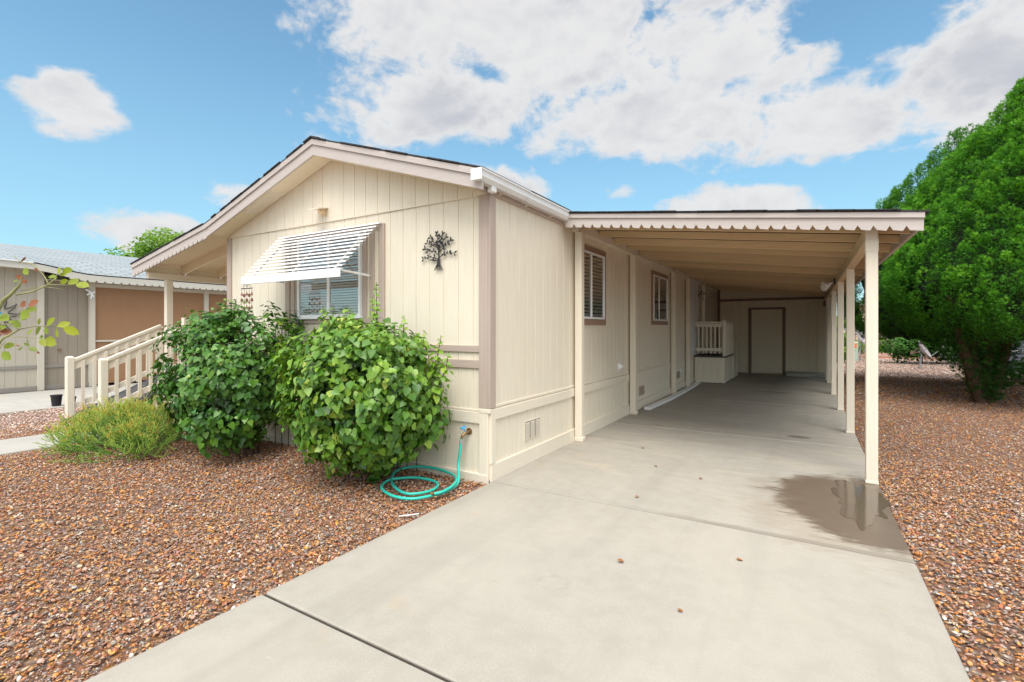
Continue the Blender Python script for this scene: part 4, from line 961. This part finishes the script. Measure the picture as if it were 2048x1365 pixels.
# trellis arches behind the bushes
for cx_, lb in ((-2.80, 'black wire trellis arches behind the left bush'), (-1.02, 'black wire trellis arches behind the right bush')):
    tr = root('garden_trellis', (cx_, -.1, 0), lb, 'trellis', 'wire trellises behind the bushes')
    hb = 1.30 if cx_ < -2 else 1.19
    for k in range(3):
        x0_ = cx_ - .30 + k * .13; MB().tube([(x0_, -.09, -.03), (x0_, -.09, hb)] + [(x0_ + .13 - .13 * math.cos(a), -.09, hb + .20 * math.sin(a) ** .8) for a in [j * math.pi / 12 for j in range(1, 12)]] + [(x0_ + .26, -.09, hb), (x0_ + .26, -.09, -.03)], .005, 5).build('arch', M_black, tr)

# ---- cypresses
r = np.random.RandomState(21)
SPRAY_OLD = [(0, 0, 0), (.16, .30, .04), (.10, .62, .02), (.0, .48, .05), (.34, .55, -.02), (.26, .86, -.02), (-.14, .34, .03), (-.32, .58, -.03), (-.22, .90, -.02), (.03, 1.05, .03), (-.08, .66, .03)]
SF = [(0, 1, 3, 6), (1, 4, 5, 2), (6, 10, 8, 7), (3, 2, 9, 10), (0, 1, 2, 3)]
SPRAY = [(-.03, .05, 0), (.04, .0, .02), (.10, .62, .04), (.02, .30, .03), (.12, .22, -.02), (.36, .70, -.04), (-.02, .30, .0), (-.12, .25, .03), (-.33, .76, -.03), (-.05, .1, .02), (.05, .1, -.02), (-.06, 1.05, .02), (.0, .5, .03), (.09, .46, 0), (.22, 1.0, .06)]
SF = [(0, 1, 2), (3, 4, 5), (6, 7, 8), (9, 10, 11), (12, 13, 14)]
def cypress(name, base, axis, prof, n_pl, per, m, label, tops, view, trunk_top, seed, spray=.10):
    rt = root(name, (base[0], base[1], 0), label, 'tree')
    r = np.random.RandomState(seed); zs = np.array([p_[0] for p_ in prof]); rs_ = np.array([p_[1] for p_ in prof])
    P_, N_, T_, S_, C_ = [], [], [], [], []
    z = zs[0] + (zs[-1] - zs[0]) * r.rand(n_pl * 4)
    keep = r.rand(len(z)) < (np.interp(z, zs, rs_) + .25) / rs_.max(); z = z[keep][:n_pl]
    a = r.uniform(0, 2 * math.pi, len(z)); R0 = np.interp(z, zs, rs_)
    # favour the sides one can see, keep the rest thinner
    for zi, ai, Ri in zip(z, a, R0):
        out = np.array([math.cos(ai), math.sin(ai), 0])
        facing = out[0] * view[0] + out[1] * view[1]
        if facing < -.35 and r.rand() < .6: continue
        wob = 1 + .07 * math.sin(3 * ai + zi * 1.3) + .05 * math.sin(7 * ai - zi * 2.1)
        f_low = np.clip((zi - zs[0]) / 1.2, 0, 1)
        cpt = np.array([axis[0], axis[1], 0]) + out * Ri * wob * r.uniform(.93, 1.0); cpt[2] = zi
        up = norm((out * (.55 + .25 * (1 - f_low)) + np.array([0, 0, 1.25]))[None])[0]
        pr_r, pr_l = r.uniform(.09, .16), r.uniform(.20, .34)
        k = per; dv_ = norm(r.normal(0, 1, (k, 3)))
        dv_ = norm(dv_ + out * .55 + up * .35)
        al = (dv_ @ up)[:, None]; posn = cpt + (dv_ - up * al) * pr_r * (1 - .45 * np.clip(al, 0, 1)) + up * al * pr_l
        P_.append(posn); T_.append(norm((dv_ - up * al) * .9 + up * .85 + r.normal(0, .20, (k, 3)))); N_.append(norm(r.normal(0, .8, (k, 3)) + dv_ * .4)); S_.append(spray * r.uniform(.6, 1.25, k))
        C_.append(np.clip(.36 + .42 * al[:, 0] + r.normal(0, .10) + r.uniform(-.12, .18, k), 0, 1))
    V = place(SPRAY, np.concatenate(P_), np.concatenate(N_), np.concatenate(T_), np.concatenate(S_))
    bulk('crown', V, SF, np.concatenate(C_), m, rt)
    # dark hull added to block the sky; its colour stands in for crown shade
    V_ = []; F_ = []; nn = 26; lv = list(np.linspace(zs[0] + .12, zs[-1] - .3, 16))
    for i, z_ in enumerate(lv):
        for k in range(nn):
            aa = 2 * math.pi * k / nn; q = np.interp(z_, zs, rs_) * .80 * (1 + .09 * math.sin(3 * aa + z_ * 1.3) + r.uniform(-.06, .06)); V_.append((axis[0] + q * math.cos(aa), axis[1] + q * math.sin(aa), z_ + r.uniform(-.06, .06)))
    for i in range(len(lv) - 1):
        for k in range(nn): F_.append((i * nn + k, i * nn + (k + 1) % nn, (i + 1) * nn + (k + 1) % nn, (i + 1) * nn + k))
    F_.append(tuple(range(nn - 1, -1, -1))); F_.append(tuple(range((len(lv) - 1) * nn, len(lv) * nn)))
    MB().add(V_, F_).build('inner_hull', MATS['dark_hull'], rt)
    tk = MB()
    for i, (tx, ty) in enumerate(trunk_top):
        b0 = Vector((base[0] + r.normal(0, .06), base[1] + r.normal(0, .06), -.05)); e_ = Vector((tx, ty, zs[0] + .9)); mid = b0.lerp(e_, .45) + Vector((r.normal(0, .04), r.normal(0, .04), 0))
        tk.tube([b0, b0.lerp(mid, .5), mid, e_], [.11, .09, .08, .05], 9)
    tk.build('trunk', M_bark, rt)
    # scraggly growth hanging on the flared trunk
    if trunk_top and len(trunk_top) > 2:
        PP, TT = [], []
        for i in range(3600):
            tx, ty = trunk_top[r.randint(len(trunk_top))]; f = r.rand() ** .8; ctr = np.array([base[0], base[1], .0]) * (1 - f) + np.array([tx, ty, zs[0] + .35]) * f
            dd2 = norm(r.normal(0, 1, 3)[None])[0]; dd2[2] *= .4; PP.append(ctr + dd2 * (.15 + .2 * f)); TT.append(dd2 + np.array([0, 0, .3]))
        PP = np.array(PP); TT = norm(np.array(TT)); ok = PP[:, 2] > .05
        PP, TT = PP[ok], TT[ok]
        bulk('trunk_growth', place(SPRAY, PP, r.normal(0, 1, PP.shape), TT, np.full(len(PP), .10)), SF, r.rand(len(PP)) * .35, M_cyp2, rt)
    return rt
m, t, b, o = mat('dark_hull'); co = t.new('ShaderNodeTexCoord').outputs['Object']
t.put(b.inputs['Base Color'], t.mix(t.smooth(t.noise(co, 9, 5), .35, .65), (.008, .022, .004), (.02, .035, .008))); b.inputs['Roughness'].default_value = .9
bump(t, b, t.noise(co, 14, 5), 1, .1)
vw = norm(np.array([[-(6.4 - CX), -(9.1 - CY)]]))[0]
cypress('cypress_tree', (5.46, 8.95), (6.50, 9.30), [(1.10, 1.75), (1.5, 2.35), (2.1, 2.60), (3.0, 2.36), (4.0, 1.85), (4.9, 1.20), (5.7, .55), (6.2, .08)], 3000, 115, M_cyp,
        'big bright green cypress with a dark flared trunk at the right edge', [], vw, [(4.75, 8.1), (5.1, 8.3), (5.5, 8.6), (5.9, 8.9), (5.7, 9.3), (5.2, 9.2)], 31, .062)
cypress('cypress_tree', (6.0, 12.4), (5.90, 12.3), [(1.05, 1.9), (1.6, 2.55), (2.4, 2.6), (3.5, 2.15), (4.4, 1.65), (5.2, 1.0), (5.8, .4), (6.1, .06)], 1500, 80, M_cyp2,
        'darker cypress behind the big one, its crown touching the carport edge', [], vw, [(5.6, 12.1), (6.2, 12.5)], 33, .075)

def leaf_tree(name, base, trunk_h, blobs, n, size, m, label, cat_, seed, tr=.18, tag_group=None):
    rt = root(name, (base[0], base[1], 0), label, cat_, tag_group); r = np.random.RandomState(seed); P_, N_, S_, C_ = [], [], [], []
    tot = sum(b_[3] ** 2 for b_ in blobs)
    for (x, y, z, rad) in blobs:
        k = int(n * rad ** 2 / tot); d = norm(r.normal(0, 1, (k, 3))); q = (1 - .55 * r.rand(k) ** 2) * lump(d, seed + int(rad * 10), 3.0, .22)
        P_.append(np.array([x, y, z]) + d * (rad * q)[:, None] * np.array([1, 1, .78])); N_.append(norm(d + r.normal(0, .6, (k, 3)) + [0, 0, .4])); S_.append(size * r.uniform(.6, 1.3, k)); C_.append(np.clip(.35 + .3 * d[:, 2] + r.uniform(-.2, .3, k), 0, 1))
    P_ = np.concatenate(P_); N_ = np.concatenate(N_); ok = P_[:, 2] > .03; P_ = P_[ok]; N_ = N_[ok]; S_ = np.concatenate(S_)[ok]; C_ = np.concatenate(C_)[ok]
    bulk('crown', place(OVAL, P_, N_, r.normal(0, 1, P_.shape), S_), OF, C_, m, rt)
    tk = MB(); top = Vector((base[0], base[1], trunk_h)); tk.tube([(base[0], base[1], -.05), top], [tr, tr * .6], 8)
    for (x, y, z, rad) in blobs: tk.tube([top * .9 + Vector((0, 0, trunk_h * .0)), (top + Vector((x, y, z))) / 2, (x, y, z)], [tr * .45, tr * .3, tr * .12], 6)
    tk.build('trunk', M_bark, rt)
    return rt
leaf_tree('shade_tree', (-31.0, 11.2), 3.6, [(-32.6, 10.2, 5.2, 1.5), (-31.2, 11.1, 6.1, 1.7), (-29.9, 11.9, 5.9, 1.6), (-28.9, 12.4, 5.2, 1.4), (-33.4, 9.6, 5.0, 1.0), (-30.6, 11.4, 4.6, 1.7)], 15000, .20, M_tree, 'bright green round tree behind the neighbouring roof', 'tree', 41)
leaf_tree('oleander_shrub', (6.45, 21.4), .5, [(5.8, 21.1, .65, .62), (6.45, 21.4, .95, .85), (7.2, 21.9, .75, .75)], 5200, .14, M_shrub, 'dense green shrub behind the standing satellite dish', 'shrub', 43, .05)
leaf_tree('low_shrub', (6.75, 12.9), .15, [(6.3, 12.6, .22, .35), (6.9, 13.0, .28, .45), (7.6, 13.2, .25, .4), (8.2, 13.0, .2, .4)], 3600, .08, M_shrub, 'low spreading green shrub right of the cypress trunk', 'shrub', 45, .03)
leaf_tree('tall_shrub', (3.62, 20.2), .6, [(3.6, 20.2, .9, .45), (3.55, 20.3, 1.6, .42), (3.7, 20.2, .4, .4)], 3000, .13, M_tree, 'tall bright green shrub seen between the carport posts', 'shrub', 47, .04)
leaf_tree('low_shrub', (5.2, 26.6), .2, [(5.0, 26.5, .5, .5), (5.6, 26.8, .55, .5)], 1200, .12, M_tree, 'small green shrub at the far pink house', 'shrub', 49, .03)

# ---- rose branch leaning in from the left
RB = root('rose_bush', (-1.40, -3.04, 0), 'thorny rose branches with yellow-green and browned leaves at the left edge', 'bush')
def rp(u, v, dd_=0.0):     # plane through the rose, 2.6 m from the door side
    dep = 2.6 + dd_; return Vector((CX + FX * dep + RX * dep * (u - 1024) / 977.24, CY + FY * dep + RY * dep * (u - 1024) / 977.24, 1.4 - (v - 657.2) / 977.24 * dep))
c1 = lambda x, y: (x / 3.103, 440 + y / 3.103); c2 = lambda x, y: (x / 7.58, 560 + y / 7.58)
rs = MB()
def stem(pts, rad, n=7):
    rs.tube(cat([rp(*q) for q in pts], 4), [rad[0] + (rad[1] - rad[0]) * i / (len(pts) * 4 - 4) for i in range(len(pts) * 4 - 3)], n)
stem([(-60, 1150), (-55, 900), (-30, 700), (0, 612), c1(60, 470), c1(122, 405)], (.013, .007)); stem([c1(122, 405), c1(128, 385), c1(133, 350)], (.005, .002))
stem([c1(100, 465), c1(200, 445), c1(300, 400), c1(340, 365), c1(362, 330)], (.005, .002)); stem([c1(300, 402), c1(400, 405), c1(470, 400)], (.003, .0015))
stem([c1(300, 398), c1(270, 345), c1(200, 275), c1(130, 262), c1(85, 222)], (.003, .0015)); stem([c1(130, 440), c1(250, 415), c1(390, 432)], (.0022, .001))
stem([(-45, 850), (-20, 740), c1(0, 760), c1(60, 715), c1(120, 680)], (.007, .0045)); stem([c1(120, 680), c1(220, 662), c1(350, 664), c1(395, 672)], (.003, .0015)); stem([c1(120, 680), c1(60, 655), c1(0, 640)], (.0025, .0015))
stem([c1(105, 650), c1(118, 580), c1(150, 540)], (.0022, .001)); stem([c1(50, 725), c1(150, 728), c1(230, 735), c1(290, 740)], (.002, .001)); stem([c1(0, 800), c1(30, 760), c1(100, 770), c1(180, 780)], (.002, .001))
rs.build('stems', M_stem, RB, smooth=True)
RL = [c2(590, 690) + c2(600, 575) + (.8,), c2(705, 695) + c2(835, 575) + (.8,), c2(865, 710) + c2(1030, 620) + (.9,), c2(855, 725) + c2(985, 865) + (.8,), c2(960, 715) + c2(1155, 820) + (.95,), c2(690, 715) + c2(785, 835) + (.5,),
      c2(625, 720) + c2(545, 835) + (.6,), c2(510, 745) + c2(430, 850) + (.6,), c2(600, 870) + c2(710, 865) + (.4,), c2(690, 895) + c2(905, 985) + (.85,), c2(620, 895) + c2(700, 1045) + (.85,), c2(440, 965) + c2(440, 870) + (.35,),
      c2(365, 960) + c2(450, 1010) + (.5,), c2(325, 1020) + c2(385, 1120) + (.35,), c2(430, 1025) + c2(575, 1100) + (.4,), c2(225, 1000) + c2(50, 1000) + (.6,), c2(30, 1090) + c2(205, 1225) + (.6,), c2(-60, 1150) + c2(20, 1310) + (.6,),
      c2(310, 500) + c2(535, 575) + (.65,), c2(305, 600) + c2(465, 665) + (.65,), c2(-40, 540) + c2(140, 615) + (.65,), c2(130, 640) + c2(215, 640) + (.6,), c2(190, 620) + c2(330, 725) + (.45,), c2(400, 440) + c2(600, 485) + (.45,),
      c1(375, 332) + c1(340, 290) + (.85,), c1(385, 318) + c1(456, 312) + (.7,), c1(366, 340) + c1(425, 350) + (.7,), c1(372, 395) + c1(412, 372) + (.7,), c1(420, 397) + c1(476, 366) + (.75,), c1(470, 398) + c1(560, 418) + (.8,), c1(335, 375) + c1(372, 372) + (.8,),
      c1(300, 355) + c1(340, 345) + (.6,), c1(110, 382) + c1(72, 372) + (.5,), c2(-50, 740) + c2(10, 690) + (.6,), c1(150, 300) + c1(190, 345) + (.7,)]
RBN = [c2(385, 405) + c2(275, 320), c2(430, 400) + c2(602, 320), c1(150, 368) + c1(105, 348), c1(125, 262) + c1(85, 218), c2(-20, 780) + c2(100, 745), c2(-40, 720) + c2(40, 740),
       c2(560, 1085) + c2(595, 1120), c2(-30, 860) + c2(90, 840), c1(150, 385) + c1(185, 378), c2(330, 25) + c2(430, 40), c1(215, 300) + c1(250, 322), c2(230, 990) + c2(300, 965)]
def rleaves(lst, m, nm, seed, wd):
    r = np.random.RandomState(seed); P_, T_, S_, N_, C_ = [], [], [], [], []
    for q in lst:
        dz_ = r.normal(0, .03); a = rp(q[0], q[1], dz_); b_ = rp(q[2], q[3], dz_ + r.normal(0, .012)); P_.append(tuple(a)); T_.append(tuple(b_ - a)); S_.append((b_ - a).length); N_.append((-FX + r.normal(0, .35), -FY + r.normal(0, .35), .35 + r.normal(0, .3))); C_.append(q[4] if len(q) > 4 else r.rand())
    T_ = np.array(T_); bulk(nm, place([(0, 0, 0), (.17, .16, .03), (.30, .42, .06), (.24, .74, .04), (0, 1, 0), (-.17, .16, .03), (-.30, .42, .06), (-.24, .74, .04), (0, .3, 0), (0, .65, 0)], np.array(P_), np.array(N_), norm(T_), np.array(S_), np.full(len(P_), wd)),
         [(0, 1, 2, 8), (8, 2, 3, 9), (9, 3, 4), (0, 8, 6, 5), (8, 9, 7, 6), (9, 4, 7)], np.array(C_), m, RB)
rleaves(RL, M_rose, 'leaves', 3, 1.0); rleaves(RBN, M_rosebr, 'browned_leaves', 4, 1.15)

# ================================================================= NEIGHBOUR (left)
NB = root('neighbour_home', (-15.5, 4.0, 0), 'grey-tan manufactured home with weathered grey shingles on the left', 'house')
PN = lambda a, d, z: (-12.3 + d, a, z)
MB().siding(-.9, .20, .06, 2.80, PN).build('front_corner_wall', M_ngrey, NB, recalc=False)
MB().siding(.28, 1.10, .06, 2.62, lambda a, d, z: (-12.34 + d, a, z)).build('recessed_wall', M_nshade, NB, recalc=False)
MB().box(-12.36, -12.24, .16, .275, .0, 2.72, .004).build('corner_post', M_ntrim, NB)
MB().box(-12.36, -12.24, 1.09, 1.20, .0, 2.50, .004).build('corner_post', M_ntrim, NB)
MB().box(-12.36, -12.24, 3.70, 3.82, .0, 2.50, .004).build('corner_post', M_ntrim, NB)
MB().box(-12.36, -12.24, 6.2, 6.32, .0, 2.50, .004).build('corner_post', M_ntrim, NB)
MB().box(-12.305, -12.275, -.9, .155, .50, .575, .003).box(-12.345, -12.315, .28, 1.085, .50, .575, .003).box(-12.305, -12.27, -.9, .155, .0, .11, .003).box(-12.345, -12.31, .28, 1.085, .0, .11, .003).build('skirt_band', M_nband, NB)
MB().box(-12.32, -12.30, 1.205, 3.695, .05, 2.48).box(-12.32, -12.30, 3.825, 6.2, .05, 2.48).box(-12.32, -12.30, 6.325, 9.0, .05, 2.48).build('screen_panel', M_screen, NB)
MB().box(-12.299, -12.27, 1.205, 3.695, 1.07, 1.115, .003).box(-12.299, -12.27, 3.825, 6.2, 1.07, 1.115, .003).box(-12.299, -12.265, 1.205, 9.0, 2.40, 2.49, .003).build('screen_rail', M_ntrim, NB)
# eave that drops from the house proper to the lean-to
EV = [(-1.3, 2.86), (.02, 2.82), (.3, 2.775), (.62, 2.70), (.95, 2.655), (1.3, 2.645), (3, 2.645), (9.2, 2.64)]
ez_ = lambda y: float(np.interp(y, [q[0] for q in EV], [q[1] for q in EV]))
nf = MB()
for (a, za), (b_, zb) in zip(EV[:-1], EV[1:]):
    if b_ <= .63: nf.prism([(a, za), (b_, zb), (b_, zb - .135), (a, za - .135)], -11.96, -11.93, 'x')
nf.scallop(.62, 9.2, ez_, -11.96, -11.93, .0, -.16, .165, .03, .045, ax='y')
nf.build('eave_fascia', M_nfascia, NB)
MB().prism([(-1.3, 2.885), (.02, 2.845), (.0, 2.82), (-1.3, 2.86)], -11.928, -11.9, 'x').build('gutter', M_white, NB)
nr_ = MB(); RX_, RZ_ = -15.6, 3.63
ys_ = [q[0] for q in EV]
V_ = []; 
XN = [-11.92, -12.3, -13.0, -14.2, RX_, -19.3]
for y in ys_:
    for x_ in XN:
        f = (x_ + 11.92) / (RX_ + 11.92); zr_ = 2.895 + (RZ_ - 2.895) * f if x_ >= RX_ else 2.85
        zl = ez_(y) + .025; k = max(0, 1 - f * 2.2) if x_ >= RX_ else 0
        V_.append((x_, y, zr_ * (1 - k) + (zl + (RZ_ - zl) * f) * k))
nx_ = len(XN); nr_.add(V_, [(i * nx_ + j, i * nx_ + j + 1, (i + 1) * nx_ + j + 1, (i + 1) * nx_ + j) for i in range(len(ys_) - 1) for j in range(nx_ - 1)])
nr_.build('roof', M_nshin, NB)
MB().add([(-12.34, -.9, 0), (-18.9, -.9, 0), (-18.9, -.9, 2.8), (RX_, -.9, 3.55), (-12.34, -.9, 2.78)], [(0, 1, 2, 3, 4)]).add([(-18.9, -.9, 0), (-18.9, 9, 0), (-18.9, 9, 2.8), (-18.9, -.9, 2.8)], [(0, 1, 2, 3)]).add([(-12.34, 9, 0), (-18.9, 9, 0), (-18.9, 9, 2.8), (RX_, 9, 3.5), (-12.34, 9, 2.6)], [(0, 1, 2, 3, 4)]).build('gable_end', M_ngrey, NB)
MB().add([(-12.4, .28, 2.5), (-12.0, .28, 2.5), (-12.0, 9, 2.5), (-12.4, 9, 2.5)], [(0, 1, 2, 3)]).add([(-12.35, -.9, 2.72), (-11.95, -.9, 2.72), (-11.95, .28, 2.72), (-12.35, .28, 2.72)], [(0, 1, 2, 3)]).build('soffit', M_nfascia, NB)
# wire sun on the neighbour's wall
ws = root('sun_ornament', (-12.29, -.55, 1.7), 'black wire sun ornament with blue centre on the grey-tan wall', 'wall art')
wm = MB(); 
for k in range(12):
    a = 2 * math.pi * k / 12; da = math.pi / 14
    q = [(-.5 + .20 * math.cos(a - da), 1.68 + .20 * math.sin(a - da)), (-.5 + .33 * math.cos(a - .02), 1.68 + .33 * math.sin(a - .02)), (-.5 + .42 * math.cos(a + .12), 1.68 + .42 * math.sin(a + .12)), (-.5 + .30 * math.cos(a + .10), 1.68 + .30 * math.sin(a + .10)), (-.5 + .20 * math.cos(a + da), 1.68 + .20 * math.sin(a + da))]
    wm.tube([(-12.275, y_, z_) for y_, z_ in q], .010, 5)
wm.build('rays', M_black, ws); MB().tube([(-12.285, -.5, 1.68), (-12.25, -.5, 1.68)], [.11, .08], 16).build('centre', M_blue, ws)
bw = root('white_bow', (-12.23, 1.12, 2.25), 'small white ribbon bow tied to the neighbour\'s porch post', 'bow')
bwm = MB()
for dy, dz in ((-.12, .08), (-.10, -.05), (.06, .03), (-.02, -.14), (.03, -.10)): bwm.bar((-12.225, 1.12, 2.25), (-12.20, 1.12 + dy, 2.25 + dz), .03, .02, (1, 0, 0))
bwm.build('ribbon', M_white, bw)
o = MB().box(-12.333, -12.28, .53, .58, .88, .93, .01).build('wall_tap', M_brass); tag(lift(o, (-12.33, .55, .9)), 'small brass outlet on the neighbour\'s recessed wall', 'tap')

# ================================================================= RIGHT BACKGROUND
def far_house(name, x0, x1, y0, y1, h_, m, label, rh=.5, win=(), trim=None):
    R2 = root(name, ((x0 + x1) / 2, (y0 + y1) / 2, 0), label, 'house')
    MB().box(x0, x1, y0, y1, -.05, h_).build('walls', m, R2)
    MB().prism([(x0 - .35, h_), (x1 + .35, h_), (x1 + .35, h_ + .15), ((x0 + x1) / 2, h_ + rh), (x0 - .35, h_ + .15)], y0 - .35, y1 + .35).build('roof', M_fascia if rh < 1 else M_shin, R2)
    for (a, b_, c, d_) in win:
        wv_ = MB().box(a - .06, b_ + .06, y0 - .03, y0 + .0, c - .06, d_ + .06).build('window', trim or M_ntrim, R2); MB().box(a, b_, y0 - .034, y0 - .0305, c, d_).build('pane', M_darkglass, wv_)
    return R2
far_house('pink_house', 5.0, 17, 31, 40, 2.75, M_pink, 'pink-tan house far behind the carport and cypress', .6, [(6.15, 6.75, 1.6, 2.5), (9, 10, 1.3, 2.3)])
far_house('pale_blue_house', -1, 3.9, 33, 42, 3.6, M_paleblue, 'pale blue house glimpsed between the carport posts', .9, [(2.6, 3.2, 1.3, 2.2)])
GB = root('blue_grey_home', (10.5, 22, 0), 'blue-grey manufactured home with white trim at the right edge', 'house')
PG = lambda a, d, z: (8.35 - d, a, z)
MB().siding(16.3, 30, -.03, 2.7, PG).build('side_wall', M_bluegrey, GB, recalc=False)
MB().siding(8.35, 13.2, -.03, lambda x_: 2.7, lambda a, d, z: (a, 16.3 - d, z)).build('front_wall', M_bluegrey, GB, recalc=False)
MB().box(8.28, 8.40, 16.24, 16.36, -.03, 2.7, .004).box(8.40, 13.2, 16.26, 16.299, .62, .72, .003).box(8.31, 8.349, 16.36, 30, .62, .72, .003).build('white_trim', M_white, GB)
MB().prism([(8.0, 2.7), (13.6, 2.7), (13.6, 2.85), (10.8, 3.5), (8.0, 2.85)], 15.9, 30.3).build('roof', M_shin, GB)

def dish(name, loc, face, D, label, leg=.5):
    R3 = root(name, loc, label, 'satellite dish', 'satellite dishes behind the carport'); c = Vector(loc) + Vector((0, 0, leg)); f = Vector(face).normalized(); u = f.cross(Vector((0, 0, 1))).normalized(); v = u.cross(f).normalized()
    V = []; n_ = 28; ringsn = 6
    for k in range(1, ringsn + 1):
        rr = D / 2 * k / ringsn
        for i in range(n_):
            a = 2 * math.pi * i / n_; V.append(c + u * rr * math.cos(a) + v * rr * 1.08 * math.sin(a) + f * (.18 * D * (k / ringsn) ** 2))
    F = [tuple(range(n_))] + [(k * n_ + i, k * n_ + (i + 1) % n_, (k + 1) * n_ + (i + 1) % n_, (k + 1) * n_ + i) for k in range(ringsn - 1) for i in range(n_)]
    V2 = [p_ - f * .012 for p_ in V]; m_ = MB().add(V, F).add(V2, [tuple(reversed(q)) for q in F]); nn_ = len(V)
    o0 = (ringsn - 1) * n_; m_.add([V[o0 + i] for i in range(n_)] + [V2[o0 + i] for i in range(n_)], [(i, (i + 1) % n_, (i + 1) % n_ + n_, i + n_) for i in range(n_)])
    m_.build('reflector', M_galv2, R3, recalc=False)
    MB().tube([c - f * .02, c - f * .10, Vector(loc) + Vector((0, 0, leg - .12)), Vector(loc) + Vector((-.05, -.12, 0))], .018, 7).tube([Vector(loc) + Vector((0, 0, leg - .12)), Vector(loc) + Vector((.30, .0, -.01))], .014, 7).tube([Vector(loc) + Vector((0, 0, leg - .12)), Vector(loc) + Vector((-.05, .25, -.01))], .014, 7).build('tripod', M_galv, R3)
    e_ = c + f * D * .95 - v * D * .28
    MB().tube([c - v * D * .46 + f * .1, e_], .013, 7).build('feed_arm', M_galv, R3)
    MB().tube([e_, e_ - f * .06 + v * .04], [.03, .045], 10).build('receiver', M_blind, R3)
    return R3
M_galv2 = painted('grey_dish', (.33, .30, .30), .5, 'n', .05, .1)
dish('satellite_dish', (5.95, 18.2, 0), (.80, -.25, .50), .62, 'grey satellite dish on a tripod on the pale gravel near the cypress', .62)
dish('satellite_dish', (4.62, 24.3, 0), (.8, .1, .55), .75, 'upper one of two grey satellite dishes far behind the second carport post', 1.5)
dish('satellite_dish', (4.58, 22.6, 0), (.65, -.5, .6), .75, 'lower one of two grey satellite dishes far behind the second carport post', .95)
pe = root('utility_pedestal', (4.30, 21.9, 0), 'pale green utility pedestal with an orange mark between the carport posts', 'utility box')
MB().box(4.19, 4.41, 21.8, 22.0, -.03, .82, .03).build('body', M_pedestal, pe); MB().box(4.24, 4.36, 21.795, 21.799, .56, .76).build('warning_sticker', M_orange, pe)
structure(MB().box(3.2, 30, 25.3, 25.5, -.05, .04, .02).build('gravel_edging', painted('terracotta_edging', (.42, .17, .09), .8, 'n', .2, .5)))

# ---- dry leaves on the slab
LV = [(.01, 1.158), (1.303, .271), (1.559, -.889), (2.133, -.514), (.777, 2.459), (.869, 1.914), (1.171, 1.254), (1.962, -1.257), (1.663, 1.069), (1.2, 6.3), (.95, 5.4), (1.6, 7.6), (2.2, 4.9)]
LW = ['against the skirting past the corner', 'just behind the first joint, left part', 'on the front slab, the largest one', 'on the front slab, right half', 'near the second inner post', 'in the second slab near the wall', 'in the middle of the second slab', 'on the front slab nearest the camera', 'second slab, centre, halfway to the puddle',
      'deep in the carport, centre', 'in the carport beside the white downspout', 'deep in the carport near the landing', 'in the carport beyond the oil stain']
for (x, y), wtxt in zip(LV, LW):
    s_ = random.uniform(.022, .034); a = random.uniform(0, 6.28)
    V = place(OVAL, np.array([[0, 0, .006]]), np.array([[.2, .1, 1.0]]), np.array([[math.cos(a), math.sin(a), .1]]), np.array([s_ * 1.4]), np.array([1.5]))[0]
    o = MB().add([tuple(q) for q in V], OF).build('dry_leaf', M_dryleaf, recalc=False); o.location = (x, y, .003); tag(o, 'brown dry leaf lying ' + wtxt, 'leaf', 'dry leaves on the concrete')
# pale stick at the gravel edge
a_, b_ = gpx(797, 1033, .012), gpx(838, 1028, .012)
o = MB().tube([a_, b_], .004, 6).build('plastic_straw', M_white); tag(lift(o, a_), 'thin pale plastic straw on the gravel beside the driveway', 'straw')
